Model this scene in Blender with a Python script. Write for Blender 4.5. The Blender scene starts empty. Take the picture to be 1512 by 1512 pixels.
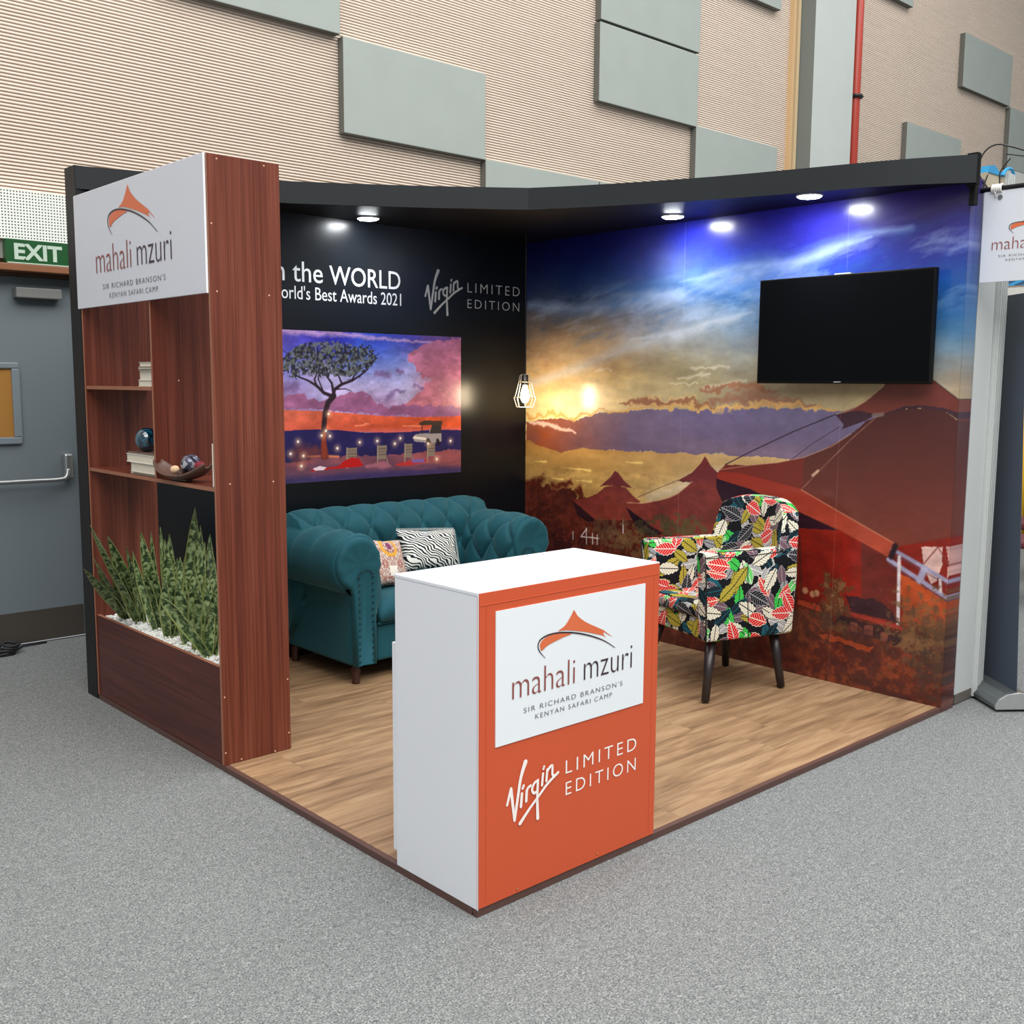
# Exhibition booth in a hall: two printed walls, canopy with downlights, counter, sofa, armchair, open bookcase.
import bpy, bmesh, math, random
import numpy as np
from mathutils import Vector, Matrix, Euler

SC = bpy.context.scene
COL = SC.collection
random.seed(7)
PI = math.pi

# ---------------------------------------------------------------- camera
cam_d = bpy.data.cameras.new('camera')
cam = bpy.data.objects.new('camera', cam_d)
COL.objects.link(cam)
YAW, PITCH, ROLL = 0.8294, -0.1255, 0.0061
fw = Vector((math.cos(YAW) * math.cos(PITCH), math.sin(YAW) * math.cos(PITCH), math.sin(PITCH)))
rt = Vector((math.sin(YAW), -math.cos(YAW), 0))
up = rt.cross(fw)
r2 = rt * math.cos(ROLL) + up * math.sin(ROLL)
u2 = -rt * math.sin(ROLL) + up * math.cos(ROLL)
cam.matrix_world = Matrix(((r2.x, u2.x, -fw.x, -1.9407), (r2.y, u2.y, -fw.y, -2.2673), (r2.z, u2.z, -fw.z, 1.5988), (0, 0, 0, 1)))
cam_d.sensor_width = 36.0
cam_d.lens = 36.0 * 1550.3 / 1512
cam_d.shift_x = -0.00055
cam_d.shift_y = 0.0033
cam_d.clip_start = 0.05
cam_d.clip_end = 200
SC.camera = cam

# ---------------------------------------------------------------- light and exposure
SC.view_settings.view_transform = 'Standard'
SC.view_settings.look = 'None'
SC.view_settings.gamma = 1.0
SC.view_settings.use_curve_mapping = False
SC.view_settings.exposure = 0.0
world = bpy.data.worlds.new('hall_ambient')
SC.world = world
world.use_nodes = True
world.node_tree.nodes['Background'].inputs[0].default_value = (0.93, 0.97, 1.0, 1)
world.node_tree.nodes['Background'].inputs[1].default_value = 0.42


def area(name, loc, rot, sx, sy, power, color=(1, 1, 1)):
    l = bpy.data.lights.new(name, 'AREA')
    l.shape = 'RECTANGLE'
    l.size, l.size_y = sx, sy
    l.energy = power
    l.color = color
    o = bpy.data.objects.new(name, l)
    o.location = loc
    o.rotation_euler = rot
    COL.objects.link(o)
    return o


# rows of hall ceiling lights, far above the booth
area('hall_ceiling_light', (-2, -6, 9.0), (0, 0, 0), 14, 8, 2300, (1.0, 0.985, 0.96))
area('hall_ceiling_light', (3, 0.5, 9.0), (0, 0, 0), 18, 4, 900, (1.0, 0.985, 0.96))


# ---------------------------------------------------------------- small helpers
def lin(c):
    c = np.asarray(c, float) / 255.0
    return np.where(c <= 0.04045, c / 12.92, ((c + 0.055) / 1.055) ** 2.4)


def C3(r, g, b, k=1.0):
    v = lin((r, g, b)) * k
    return (float(v[0]), float(v[1]), float(v[2]), 1.0)


class NT:
    def __init__(self, name):
        self.m = bpy.data.materials.new(name)
        self.m.use_nodes = True
        self.t = self.m.node_tree
        self.b = self.t.nodes['Principled BSDF']

    def n(self, typ, **kw):
        nd = self.t.nodes.new(typ)
        for k, v in kw.items():
            if k.startswith('i_'):
                nd.inputs[k[2:].replace('_', ' ')].default_value = v
            else:
                setattr(nd, k, v)
        return nd

    def l(self, a, b):
        self.t.links.new(a, b)

    def math(self, op, a, b=None, c=None, clamp=False):
        nd = self.t.nodes.new('ShaderNodeMath')
        nd.operation = op
        nd.use_clamp = clamp
        for i, v in enumerate((a, b, c)):
            if v is None:
                continue
            if isinstance(v, (int, float)):
                nd.inputs[i].default_value = v
            else:
                self.l(v, nd.inputs[i])
        return nd.outputs[0]

    def mix(self, fac, a, b):
        nd = self.t.nodes.new('ShaderNodeMix')
        nd.data_type = 'RGBA'
        for i, v in ((0, fac), (6, a), (7, b)):
            if isinstance(v, (int, float, tuple)):
                nd.inputs[i].default_value = v
            else:
                self.l(v, nd.inputs[i])
        return nd.outputs[2]

    def ramp(self, fac, stops, interp='LINEAR'):
        nd = self.t.nodes.new('ShaderNodeValToRGB')
        nd.color_ramp.interpolation = interp
        e = nd.color_ramp.elements
        while len(e) < len(stops):
            e.new(0.5)
        for i, (p, c) in enumerate(stops):
            e[i].position = p
            e[i].color = c
        self.l(fac, nd.inputs[0])
        return nd.outputs[0]

    def coord(self, which='Object'):
        return self.n('ShaderNodeTexCoord').outputs[which]

    def mapping(self, vec, scale=(1, 1, 1), loc=(0, 0, 0), rot=(0, 0, 0)):
        m = self.n('ShaderNodeMapping')
        m.inputs['Scale'].default_value = scale
        m.inputs['Location'].default_value = loc
        m.inputs['Rotation'].default_value = rot
        self.l(vec, m.inputs[0])
        return m.outputs[0]

    def noise(self, vec, scale, detail=2.0, rough=0.5, dist=0.0, out='Fac'):
        nd = self.n('ShaderNodeTexNoise')
        nd.inputs['Scale'].default_value = scale
        nd.inputs['Detail'].default_value = detail
        nd.inputs['Roughness'].default_value = rough
        nd.inputs['Distortion'].default_value = dist
        if vec is not None:
            self.l(vec, nd.inputs['Vector'])
        return nd.outputs[out]

    def bump(self, h, strength=0.3, dist=0.01):
        nd = self.n('ShaderNodeBump')
        nd.inputs['Strength'].default_value = strength
        nd.inputs['Distance'].default_value = dist
        self.l(h, nd.inputs['Height'])
        self.l(nd.outputs[0], self.b.inputs['Normal'])

    def base(self, v):
        if isinstance(v, tuple):
            self.b.inputs['Base Color'].default_value = v
        else:
            self.l(v, self.b.inputs['Base Color'])

    def set(self, rough=0.5, metal=0.0, spec=0.5):
        self.b.inputs['Roughness'].default_value = rough
        self.b.inputs['Metallic'].default_value = metal
        self.b.inputs['Specular IOR Level'].default_value = spec


def mat(name, rgb, rough=0.5, metal=0.0, spec=0.5, k=1.0, var=0.06, scale=40):
    """plain painted / moulded surface with a faint procedural mottling"""
    t = NT(name)
    c = C3(*rgb, k=k)
    nz = t.noise(t.coord(), scale, 3)
    t.base(t.mix(nz, tuple(x * (1 - var) for x in c[:3]) + (1,), tuple(min(1, x * (1 + var)) for x in c[:3]) + (1,)))
    t.set(rough, metal, spec)
    return t.m


def emis(name, rgb, strength):
    t = NT(name)
    t.base((*rgb, 1))
    t.b.inputs['Emission Color'].default_value = (*rgb, 1)
    t.b.inputs['Emission Strength'].default_value = strength
    return t.m


# ---- mesh building
class MB:
    def __init__(self):
        self.v, self.f, self.mi, self.uv = [], [], [], None

    def add(self, vs, fs, mi=0):
        o = len(self.v)
        self.v += [tuple(p) for p in vs]
        self.f += [tuple(i + o for i in f) for f in fs]
        self.mi += [mi] * len(fs)
        return self

    def box(self, x0, x1, y0, y1, z0, z1, mi=0, faces=None):
        """faces: dict like {'-x': 1} for other material slots"""
        vs = [(x, y, z) for x in (x0, x1) for y in (y0, y1) for z in (z0, z1)]
        fs = {'-x': (0, 1, 3, 2), '+x': (4, 6, 7, 5), '-y': (0, 4, 5, 1), '+y': (2, 3, 7, 6), '-z': (0, 2, 6, 4), '+z': (1, 5, 7, 3)}
        o = len(self.v)
        self.v += vs
        for k, f in fs.items():
            self.f.append(tuple(i + o for i in f))
            self.mi.append((faces or {}).get(k, mi))
        return self

    def prism(self, poly, fn, a, b, mi=0, mi_side=None):
        """poly 2D list; fn(u, v, w)->xyz; extruded from w=a to w=b"""
        n = len(poly)
        vs = [fn(u, v, a) for u, v in poly] + [fn(u, v, b) for u, v in poly]
        self.add(vs, [tuple(range(n))[::-1], tuple(range(n, 2 * n))], mi)
        o = len(self.v) - 2 * n
        for i in range(n):
            j = (i + 1) % n
            self.f.append((o + i, o + j, o + n + j, o + n + i))
            self.mi.append(mi if mi_side is None else mi_side)
        return self

    def tube(self, pts, r, seg=8, mi=0, caps=True, closed=False):
        pts = [Vector(p) for p in pts]
        n = len(pts)
        rr = r if isinstance(r, (list, tuple)) else [r] * n
        rings = []
        prev = None
        for i, p in enumerate(pts):
            a = pts[(i - 1) % n] if (i > 0 or closed) else p
            b = pts[(i + 1) % n] if (i < n - 1 or closed) else p
            d = (b - a).normalized()
            if prev is None:
                ref = Vector((0, 0, 1)) if abs(d.z) < 0.9 else Vector((1, 0, 0))
                s = d.cross(ref).normalized()
            else:
                s = (prev - d * prev.dot(d)).normalized()
            prev = s
            t = d.cross(s)
            rings.append([p + (s * math.cos(2 * PI * k / seg) + t * math.sin(2 * PI * k / seg)) * rr[i] for k in range(seg)])
        vs = [q for ring in rings for q in ring]
        fs = []
        m = n if closed else n - 1
        for i in range(m):
            i2 = (i + 1) % n
            for k in range(seg):
                k2 = (k + 1) % seg
                fs.append((i * seg + k, i * seg + k2, i2 * seg + k2, i2 * seg + k))
        if caps and not closed:
            fs.append(tuple(range(seg))[::-1])
            fs.append(tuple((n - 1) * seg + k for k in range(seg)))
        self.add(vs, fs, mi)
        return self

    def lathe(self, prof, seg=24, cx=0, cy=0, cz=0, mi=0):
        vs, fs = [], []
        n = len(prof)
        for r, z in prof:
            for k in range(seg):
                a = 2 * PI * k / seg
                vs.append((cx + r * math.cos(a), cy + r * math.sin(a), cz + z))
        for i in range(n - 1):
            for k in range(seg):
                k2 = (k + 1) % seg
                fs.append((i * seg + k, i * seg + k2, (i + 1) * seg + k2, (i + 1) * seg + k))
        if prof[0][0] > 1e-5:
            fs.append(tuple(range(seg))[::-1])
        if prof[-1][0] > 1e-5:
            fs.append(tuple((n - 1) * seg + k for k in range(seg)))
        self.add(vs, fs, mi)
        return self

    def ball(self, c, r, seg=10, rings=6, mi=0):
        rx, ry, rz = r if isinstance(r, (list, tuple)) else (r, r, r)
        vs, fs = [], []
        for i in range(rings + 1):
            th = PI * i / rings
            for k in range(seg):
                a = 2 * PI * k / seg
                vs.append((c[0] + rx * math.sin(th) * math.cos(a), c[1] + ry * math.sin(th) * math.sin(a), c[2] + rz * math.cos(th)))
        for i in range(rings):
            for k in range(seg):
                k2 = (k + 1) % seg
                fs.append((i * seg + k, (i + 1) * seg + k, (i + 1) * seg + k2, i * seg + k2))
        self.add(vs, fs, mi)
        return self

    def build(self, name, mats, parent=None, smooth=False, bevel=0.0, loc=None, subsurf=0, bseg=2, fix=True):
        me = bpy.data.meshes.new(name)
        me.from_pydata(self.v, [], self.f)
        if not isinstance(mats, (list, tuple)):
            mats = [mats]
        for m in mats:
            me.materials.append(m)
        if any(self.mi):
            me.polygons.foreach_set('material_index', self.mi)
        if fix:
            bm = bmesh.new()
            bm.from_mesh(me)
            bmesh.ops.remove_doubles(bm, verts=bm.verts, dist=1e-6)
            bmesh.ops.recalc_face_normals(bm, faces=bm.faces)
            bm.to_mesh(me)
            bm.free()
        if smooth:
            me.polygons.foreach_set('use_smooth', [True] * len(me.polygons))
        o = bpy.data.objects.new(name, me)
        COL.objects.link(o)
        if bevel:
            bv = o.modifiers.new('bevel', 'BEVEL')
            bv.width = bevel
            bv.segments = bseg
            bv.limit_method = 'ANGLE'
        if subsurf:
            ss = o.modifiers.new('subd', 'SUBSURF')
            ss.levels = ss.render_levels = subsurf
        if loc is not None:
            o.location = loc
        if parent is not None:
            o.parent = parent
        return o


def tag(o, label=None, cat=None, group=None, kind=None):
    if label:
        o['label'] = label
    if cat:
        o['category'] = cat
    if group:
        o['group'] = group
    if kind:
        o['kind'] = kind
    return o


def thing(name, label, cat, loc=(0, 0, 0), rz=0.0, group=None):
    o = bpy.data.objects.new(name, None)
    o.empty_display_size = 0.1
    o.location = loc
    o.rotation_euler = (0, 0, rz)
    COL.objects.link(o)
    return tag(o, label, cat, group)


def box(name, m, x0, x1, y0, y1, z0, z1, parent=None, bevel=0.0, **kw):
    return MB().box(x0, x1, y0, y1, z0, z1, **kw).build(name, m, parent, bevel=bevel)


def catmull(pts, n=8, closed=False):
    P = [Vector(p) for p in pts]
    out = []
    N = len(P)
    rng = range(N if closed else N - 1)
    for i in rng:
        if closed:
            a, b, c, d = P[(i - 1) % N], P[i], P[(i + 1) % N], P[(i + 2) % N]
        else:
            a, b, c, d = P[max(i - 1, 0)], P[i], P[i + 1], P[min(i + 2, N - 1)]
        for k in range(n):
            t = k / n
            out.append(0.5 * ((2 * b) + (c - a) * t + (2 * a - 5 * b + 4 * c - d) * t * t + (3 * b - a - 3 * c + d) * t ** 3))
    if not closed:
        out.append(P[-1])
    return out


# frames for flat print: fn(u, v, w) -> xyz, w = height of the print above the surface
def plane_y(y0):
    return lambda u, v, w: (u, y0 - w, v)          # faces -y, u = x, v = z


def plane_x(x0):
    return lambda u, v, w: (x0 - w, -u, v)         # faces -x, u = -y, v = z


def text_mesh(s, offset=0.0, spacing=1.0, bold=0.0):
    cu = bpy.data.curves.new('t', 'FONT')
    cu.body = s
    cu.size = 1.0
    cu.offset = offset
    cu.space_character = spacing
    cu.resolution_u = 4
    ob = bpy.data.objects.new('t', cu)
    COL.objects.link(ob)
    bpy.context.view_layer.update()
    me = bpy.data.meshes.new_from_object(ob.evaluated_get(bpy.context.evaluated_depsgraph_get()))
    vs = [tuple(v.co[:2]) for v in me.vertices]
    fs = [tuple(p.vertices) for p in me.polygons]
    bpy.data.objects.remove(ob)
    bpy.data.curves.remove(cu)
    bpy.data.meshes.remove(me)
    return vs, fs


def lettering(s, fn, u0, u1, v0, v1, m, parent, w=0.0012, offset=0.0, spacing=1.0, name='lettering'):
    """text fitted into the box u0..u1 (width) and v0..v1 (height of its tallest letters)"""
    vs, fs = text_mesh(s, offset, spacing)
    a = np.array(vs)
    mn, mx = a.min(0), a.max(0)
    su, sv = (u1 - u0) / (mx[0] - mn[0]), (v1 - v0) / (mx[1] - mn[1])
    pts = [fn(u0 + (x - mn[0]) * su, v0 + (y - mn[1]) * sv, w) for x, y in vs]
    o = MB().add(pts, fs).build(name, m, parent)
    if ' ' in s or s in ('LIMITED', 'EDITION'):
        o['kind'] = 'stuff'
    return o


def stroke(mb, pts, wd, fn, w=0.0012, smooth=6):
    """flat pen stroke with round ends along 2D points; wd one width or one per point"""
    P = catmull([(p[0], p[1], 0) for p in pts], smooth) if smooth else [Vector((p[0], p[1], 0)) for p in pts]
    n = len(P)
    ws = [np.interp(i / (n - 1), np.linspace(0, 1, len(wd)), wd) for i in range(n)] if isinstance(wd, (list, tuple)) else [wd] * n
    L, R = [], []
    for i in range(n):
        d = (P[min(i + 1, n - 1)] - P[max(i - 1, 0)]).normalized()
        nn = Vector((-d.y, d.x, 0)) * ws[i] / 2
        L.append(P[i] + nn)
        R.append(P[i] - nn)
    mb.add([fn(p.x, p.y, w) for p in L + R], [(i, i + 1, n + i + 1, n + i) for i in range(n - 1)])
    for i in (0, n - 1):
        mb.add([fn(P[i].x + ws[i] / 2 * math.cos(2 * PI * k / 12), P[i].y + ws[i] / 2 * math.sin(2 * PI * k / 12), w + 0.00004) for k in range(12)], [tuple(range(12))])


def flat_poly(name, poly, fn, m, parent, w=0.0012, curve=True, n=5):
    P = [(p.x, p.y) for p in catmull([(a, b, 0) for a, b in poly], n, True)] if curve else poly
    bm = bmesh.new()
    f = bm.faces.new([bm.verts.new(fn(a, b, w)) for a, b in P])
    bmesh.ops.triangulate(bm, faces=[f])
    me = bpy.data.meshes.new(name)
    bm.to_mesh(me)
    bm.free()
    me.materials.append(m)
    o = bpy.data.objects.new(name, me)
    COL.objects.link(o)
    o.parent = parent
    return o

# ================================================================ the hall
t = NT('grey_carpet')
co = t.coord()
n1 = t.noise(co, 190, 2, 0.6)
n2 = t.noise(co, 75, 3, 0.6, 1.5)
n3 = t.noise(co, 0.9, 3)
mm = t.math('ADD', t.math('MULTIPLY', n1, 0.6), t.math('MULTIPLY', n2, 0.4))
cc = t.ramp(mm, [(0.36, C3(66, 69, 70)), (0.5, C3(112, 115, 115)), (0.64, C3(160, 162, 161))])
t.base(t.mix(t.math('MULTIPLY', n3, 0.25), cc, C3(108, 110, 110)))
t.bump(mm, 0.6, 0.006)
t.set(0.95, spec=0.15)
M_carpet = t.m
floor = MB().box(-9, 22, -9, 4.36, -0.05, 0).build('floor', M_carpet)
tag(floor, kind='structure')

t = NT('beige_slat')
co = t.coord()
nz = t.noise(t.mapping(co, (0.6, 1, 9)), 3, 3)
t.base(t.mix(nz, C3(222, 208, 194), C3(236, 224, 211)))
t.set(0.7, spec=0.2)
M_slat = t.m
M_slatgap = mat('slat_gap', (160, 134, 114), 0.9)
M_greypanel = mat('grey_panel', (160, 168, 163), 0.8, spec=0.2, scale=4)
M_greyedge = mat('grey_panel_edge', (104, 104, 98), 0.8, spec=0.2)
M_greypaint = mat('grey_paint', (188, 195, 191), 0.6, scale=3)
M_greyshade = mat('grey_paint_shade', (118, 124, 120), 0.6, scale=3)  # same grey, with the shade of the column's left side put into the colour

YW = 4.38
wall = MB().box(-9, 22, YW + 0.012, YW + 0.12, 0, 10.5).build('wall_back', M_slatgap)
tag(wall, kind='structure')
sl = MB()
z = 2.70
p = 0.0205
while z < 9.5:
    sl.prism([(0, z), (-0.012, z + 0.003), (-0.012, z + 0.0125), (0, z + 0.0145)], lambda u, v, w: (w, YW + 0.012 + u, v), -9, 22)
    z += p
o = sl.build('acoustic_slats', M_slat, wall, fix=False)
o['kind'] = 'stuff'
PANELS = [(1.07, 2.405, 4.035, 4.70), (2.425, 3.765, 3.37, 4.03), (3.768, 5.10, 2.71, 3.378), (5.11, 6.4, 2.71, 3.378), (5.08, 6.47, 4.06, 4.725), (5.09, 6.48, 4.745, 5.42),
          (6.455, 7.83, 3.40, 4.075), (6.48, 7.81, 5.44, 6.1), (11.97, 13.43, 5.46, 6.13), (10.57, 12.03, 4.1, 4.79), (13.46, 14.9, 4.64, 5.46), (9.3, 10.57, 6.11, 6.8)]
for a, b, c, d in PANELS:
    MB().box(a, b, 4.31, YW, c, d, faces={'-z': 1, '-x': 1}).build('acoustic_panel', [M_greypanel, M_greyedge], wall, bevel=0.006)

# perforated strip under the slats
t = NT('white_perforated')
co = t.coord()
sx = t.n('ShaderNodeSeparateXYZ')
t.l(co, sx.inputs[0])
fx = t.math('SUBTRACT', t.math('FRACT', t.math('MULTIPLY', sx.outputs[0], 58)), 0.5)
fz = t.math('SUBTRACT', t.math('FRACT', t.math('MULTIPLY', sx.outputs[2], 58)), 0.5)
d = t.math('SQRT', t.math('ADD', t.math('MULTIPLY', fx, fx), t.math('MULTIPLY', fz, fz)))
hole = t.math('LESS_THAN', d, 0.25)
t.base(t.mix(hole, C3(226, 228, 222), C3(60, 62, 60)))
t.bump(t.math('SUBTRACT', 1.0, hole), 0.5, 0.003)
t.set(0.6, spec=0.3)
MB().box(-9, 8.0, 4.30, YW + 0.01, 2.41, 2.688).build('perforated_strip', t.m, wall)
MB().box(-9, -1.2, 4.33, YW + 0.01, 0, 2.41).box(0.62, 8.0, 4.33, YW + 0.01, 0, 2.41).box(-1.2, 0.62, 4.33, YW + 0.01, 2.30, 2.41).build('lower_wall_face', mat('lower_wall_paint', (150, 152, 146), 0.8), wall)
MB().box(13.5, 22, 4.30, YW, 3.6, 4.63).build('white_wall_band', mat('white_band', (214, 214, 208), 0.7), wall)

# column and sprinkler pipe
o = MB().box(8.22, 9.02, 4.16, YW, 0, 10.2, faces={'-x': 1}).build('trim_1', [M_greypaint, M_greyshade])
tag(o, kind='structure')
o = MB().box(8.08, 8.125, 4.33, YW + 0.01, 0, 10.2).build('trim_2', mat('tan_timber', (206, 172, 128), 0.6))
tag(o, kind='structure')
o = MB().box(8.165, 8.21, 4.33, YW + 0.01, 0, 10.2).build('trim_3', mat('tan_timber', (214, 190, 150), 0.6))
tag(o, kind='structure')
M_red = mat('red_pipe_paint', (176, 62, 48), 0.4)
pipe = thing('sprinkler_pipe', 'long red vertical sprinkler pipe beside the grey column', 'pipe', (9.15, 4.20, 0))
MB().tube([(0, 0, 0), (0, 0, 10)], 0.052, 12).build('pipe', M_red, pipe, smooth=True)
pb = MB().tube([(0.07 * math.cos(a), 0.07 * math.sin(a), 4.8) for a in np.linspace(0, 2 * PI, 13)[:-1]], 0.02, 6, closed=True)
pb.box(-0.02, 0.02, 0.05, 0.12, 4.77, 4.83)
pb.build('pipe_bracket', mat('black_iron', (30, 30, 32), 0.5), pipe)

# ---- steel exit door with its frame
M_door = mat('door_grey', (104, 113, 118), 0.45, scale=2, var=0.05)
M_wood = mat('door_frame_wood', (128, 82, 52), 0.5, var=0.15, scale=12)
M_steel = mat('brushed_steel', (170, 172, 172), 0.35, 0.8)
door = thing('door_1', None, None, (0, 0, 0))
tag(door, kind='structure')
MB().box(-0.55, 0.47, 4.335, 4.375, 0.01, 2.2).build('door_leaf', M_door, door, bevel=0.003)
MB().box(0.475, 0.60, 4.31, YW, 0, 2.22).build('door_jamb', mat('jamb_grey', (138, 142, 140), 0.5), door)
MB().box(-0.70, -0.56, 4.31, YW, 0, 2.22).build('door_jamb', M_door, door)
MB().box(-1.2, 0.62, 4.20, YW, 2.222, 2.262).build('door_head', M_wood, door, bevel=0.004)
wf = MB()
for (a, b, c, d) in ((-0.40, 0.13, 1.22, 1.262), (-0.40, 0.13, 1.665, 1.70), (0.088, 0.13, 1.262, 1.665), (-0.40, -0.36, 1.262, 1.665)):
    wf.box(a, b, 4.315, 4.336, c, d)
wf = wf.build('door_window_frame', mat('door_window_frame', (112, 122, 128), 0.45), door, bevel=0.006)
t = NT('amber_glass')
t.base(C3(156, 112, 58))
t.set(0.25)
MB().box(-0.36, 0.088, 4.327, 4.337, 1.262, 1.665).build('door_window_pane', t.m, wf)
MB().box(-0.545, 0.445, 4.329, 4.336, 0.015, 0.205).build('kick_plate', mat('kick_plate_metal', (92, 86, 80), 0.45, 0.6), door)
MB().box(0.12, 0.38, 4.26, 4.336, 2.075, 2.135).build('door_closer', mat('closer_grey', (112, 112, 110), 0.5), door, bevel=0.006)
pbar = MB().tube(catmull([(-0.5, 4.27, 1.0), (0.1, 4.27, 1.0), (0.31, 4.27, 1.0), (0.36, 4.275, 1.015), (0.375, 4.285, 1.06)], 5), 0.014, 10).build('panic_bar', M_steel, door, smooth=True)
MB().box(0.355, 0.405, 4.275, 4.336, 1.0, 1.155).build('panic_bar_bracket', M_steel, pbar, bevel=0.012)

ex = thing('exit_sign', 'green exit sign with white letters above the grey steel door', 'sign', (0, 0, 0))
M_green = mat('exit_green', (10, 74, 30), 0.4)
M_exwhite = mat('exit_white', (176, 196, 180), 0.5)
MB().box(0.07, 0.53, 4.245, 4.30, 2.264, 2.405).build('sign_box', M_green, ex, bevel=0.003)
lettering('EXIT', plane_y(4.245), 0.115, 0.385, 2.29, 2.382, M_exwhite, ex, 0.002, offset=0.035)
MB().box(0.075, 0.525, 4.242, 4.246, 2.268, 2.274).build('sign_stripe', M_exwhite, ex)
cab = MB()
for k in range(4):
    cab.tube([(-0.085 + 0.055 * math.cos(a) + 0.012 * k, 4.16 + 0.05 * math.sin(a), 0.012 + 0.016 * k + 0.006 * math.sin(3 * a + k)) for a in np.linspace(0, 2 * PI, 17)[:-1]], 0.009, 6, closed=True)
cab.tube([(-0.03, 4.17, 0.01), (0.05, 4.27, 0.01), (0.2, 4.29, 0.008)], 0.006, 6)
tag(cab.build('cable_coil', mat('black_cable', (24, 24, 26), 0.6), smooth=True), 'black cable coiled on the carpet in front of the steel door', 'cable')

# ================================================================ the booth shell
HP = 0.024
M_edge = mat('platform_edge_wood', (84, 58, 52), 0.45, var=0.15, scale=30)
M_sub = mat('platform_base', (60, 46, 38), 0.8)
plat = thing('booth_platform', 'low square wooden platform with oak laminate boards and dark brown edging', 'platform', (0, 0, 0))
MB().box(0.02, 3.0, 0.02, 2.94, 0, 0.012).build('platform_base', M_sub, plat)
MB().prism([(0, 0), (0.014, 0), (0.022, 0.023), (0.02, HP), (0, HP)], lambda u, v, w: (w, u, v), 0.0, 3.0).build('edge_strip', M_edge, plat)
MB().prism([(0, 0), (0.014, 0), (0.022, 0.023), (0.02, HP), (0, HP)], lambda u, v, w: (u, w, v), 0.0225, 2.94).build('edge_strip', M_edge, plat)

t = NT('oak_laminate')
co = t.coord()
oi = t.n('ShaderNodeObjectInfo')
rnd = oi.outputs['Random']
cmb = t.n('ShaderNodeCombineXYZ')
t.l(t.math('MULTIPLY', rnd, 37.0), cmb.inputs[0])
t.l(t.math('MULTIPLY', rnd, 11.0), cmb.inputs[1])
va = t.n('ShaderNodeVectorMath', operation='ADD')
t.l(co, va.inputs[0])
t.l(cmb.outputs[0], va.inputs[1])
g1 = t.noise(t.mapping(va.outputs[0], (1.6, 14, 1)), 1.5, 5, 0.6, 0.6)
g2 = t.noise(t.mapping(va.outputs[0], (4, 90, 1)), 1.2, 3, 0.6)
g3 = t.noise(t.mapping(va.outputs[0], (0.8, 3, 1)), 1.3, 2)
gg = t.math('ADD', t.math('MULTIPLY', g1, 0.65), t.math('ADD', t.math('MULTIPLY', g2, 0.2), t.math('MULTIPLY', g3, 0.15)))
cc = t.ramp(gg, [(0.34, C3(104, 80, 58)), (0.46, C3(136, 107, 79)), (0.56, C3(156, 126, 95)), (0.70, C3(172, 145, 113))])
hsv = t.n('ShaderNodeHueSaturation')
t.l(cc, hsv.inputs['Color'])
t.l(t.math('ADD', 0.93, t.math('MULTIPLY', rnd, 0.14)), hsv.inputs['Value'])
t.base(hsv.outputs[0])
t.bump(g2, 0.08, 0.002)
t.set(0.38)
M_oak = t.m
PW, PL = 0.192, 1.29
row = 0
y = 0.022
prng = random.Random(3)
while y < 2.94:
    y1 = min(y + PW, 2.94)
    x = 0.022 - prng.random() * PL
    while x < 3.0:
        a, b = max(x, 0.022), min(x + PL, 3.0)
        if b - a > 0.03:
            MB().box(a + 0.0006, b - 0.0006, y + 0.0006, y1 - 0.0006, 0.012, HP + 0.0002).build('floor_board', M_oak, plat, bevel=0.0008, bseg=1)
        x += PL
    y += PW
    row += 1

# printed walls
M_black = mat('black_vinyl', (20, 22, 25), 0.5, spec=0.3, scale=15)
t = NT('black_wall_print')
co = t.coord()
t.base(C3(9, 14, 19))
w1 = t.noise(t.mapping(co, (9, 9, 0.6)), 1.0, 2)
t.bump(w1, 0.25, 0.004)
t.set(0.30, spec=0.34)
M_blackwall = t.m
bw = MB().box(0.0, 3.13, 3.0, 3.08, 0, 2.56).build('wall_left', M_blackwall)
tag(bw, kind='structure')
post = MB().box(0.0, 0.05, 2.952, 2.9995, 0, 2.615).box(0.0, 0.012, 3.0, 3.08, 0, 2.615).build('trim_4', M_black)
post.data.transform(Matrix.Translation((-0.002, 0, 0)))
tag(post, kind='structure')

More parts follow.
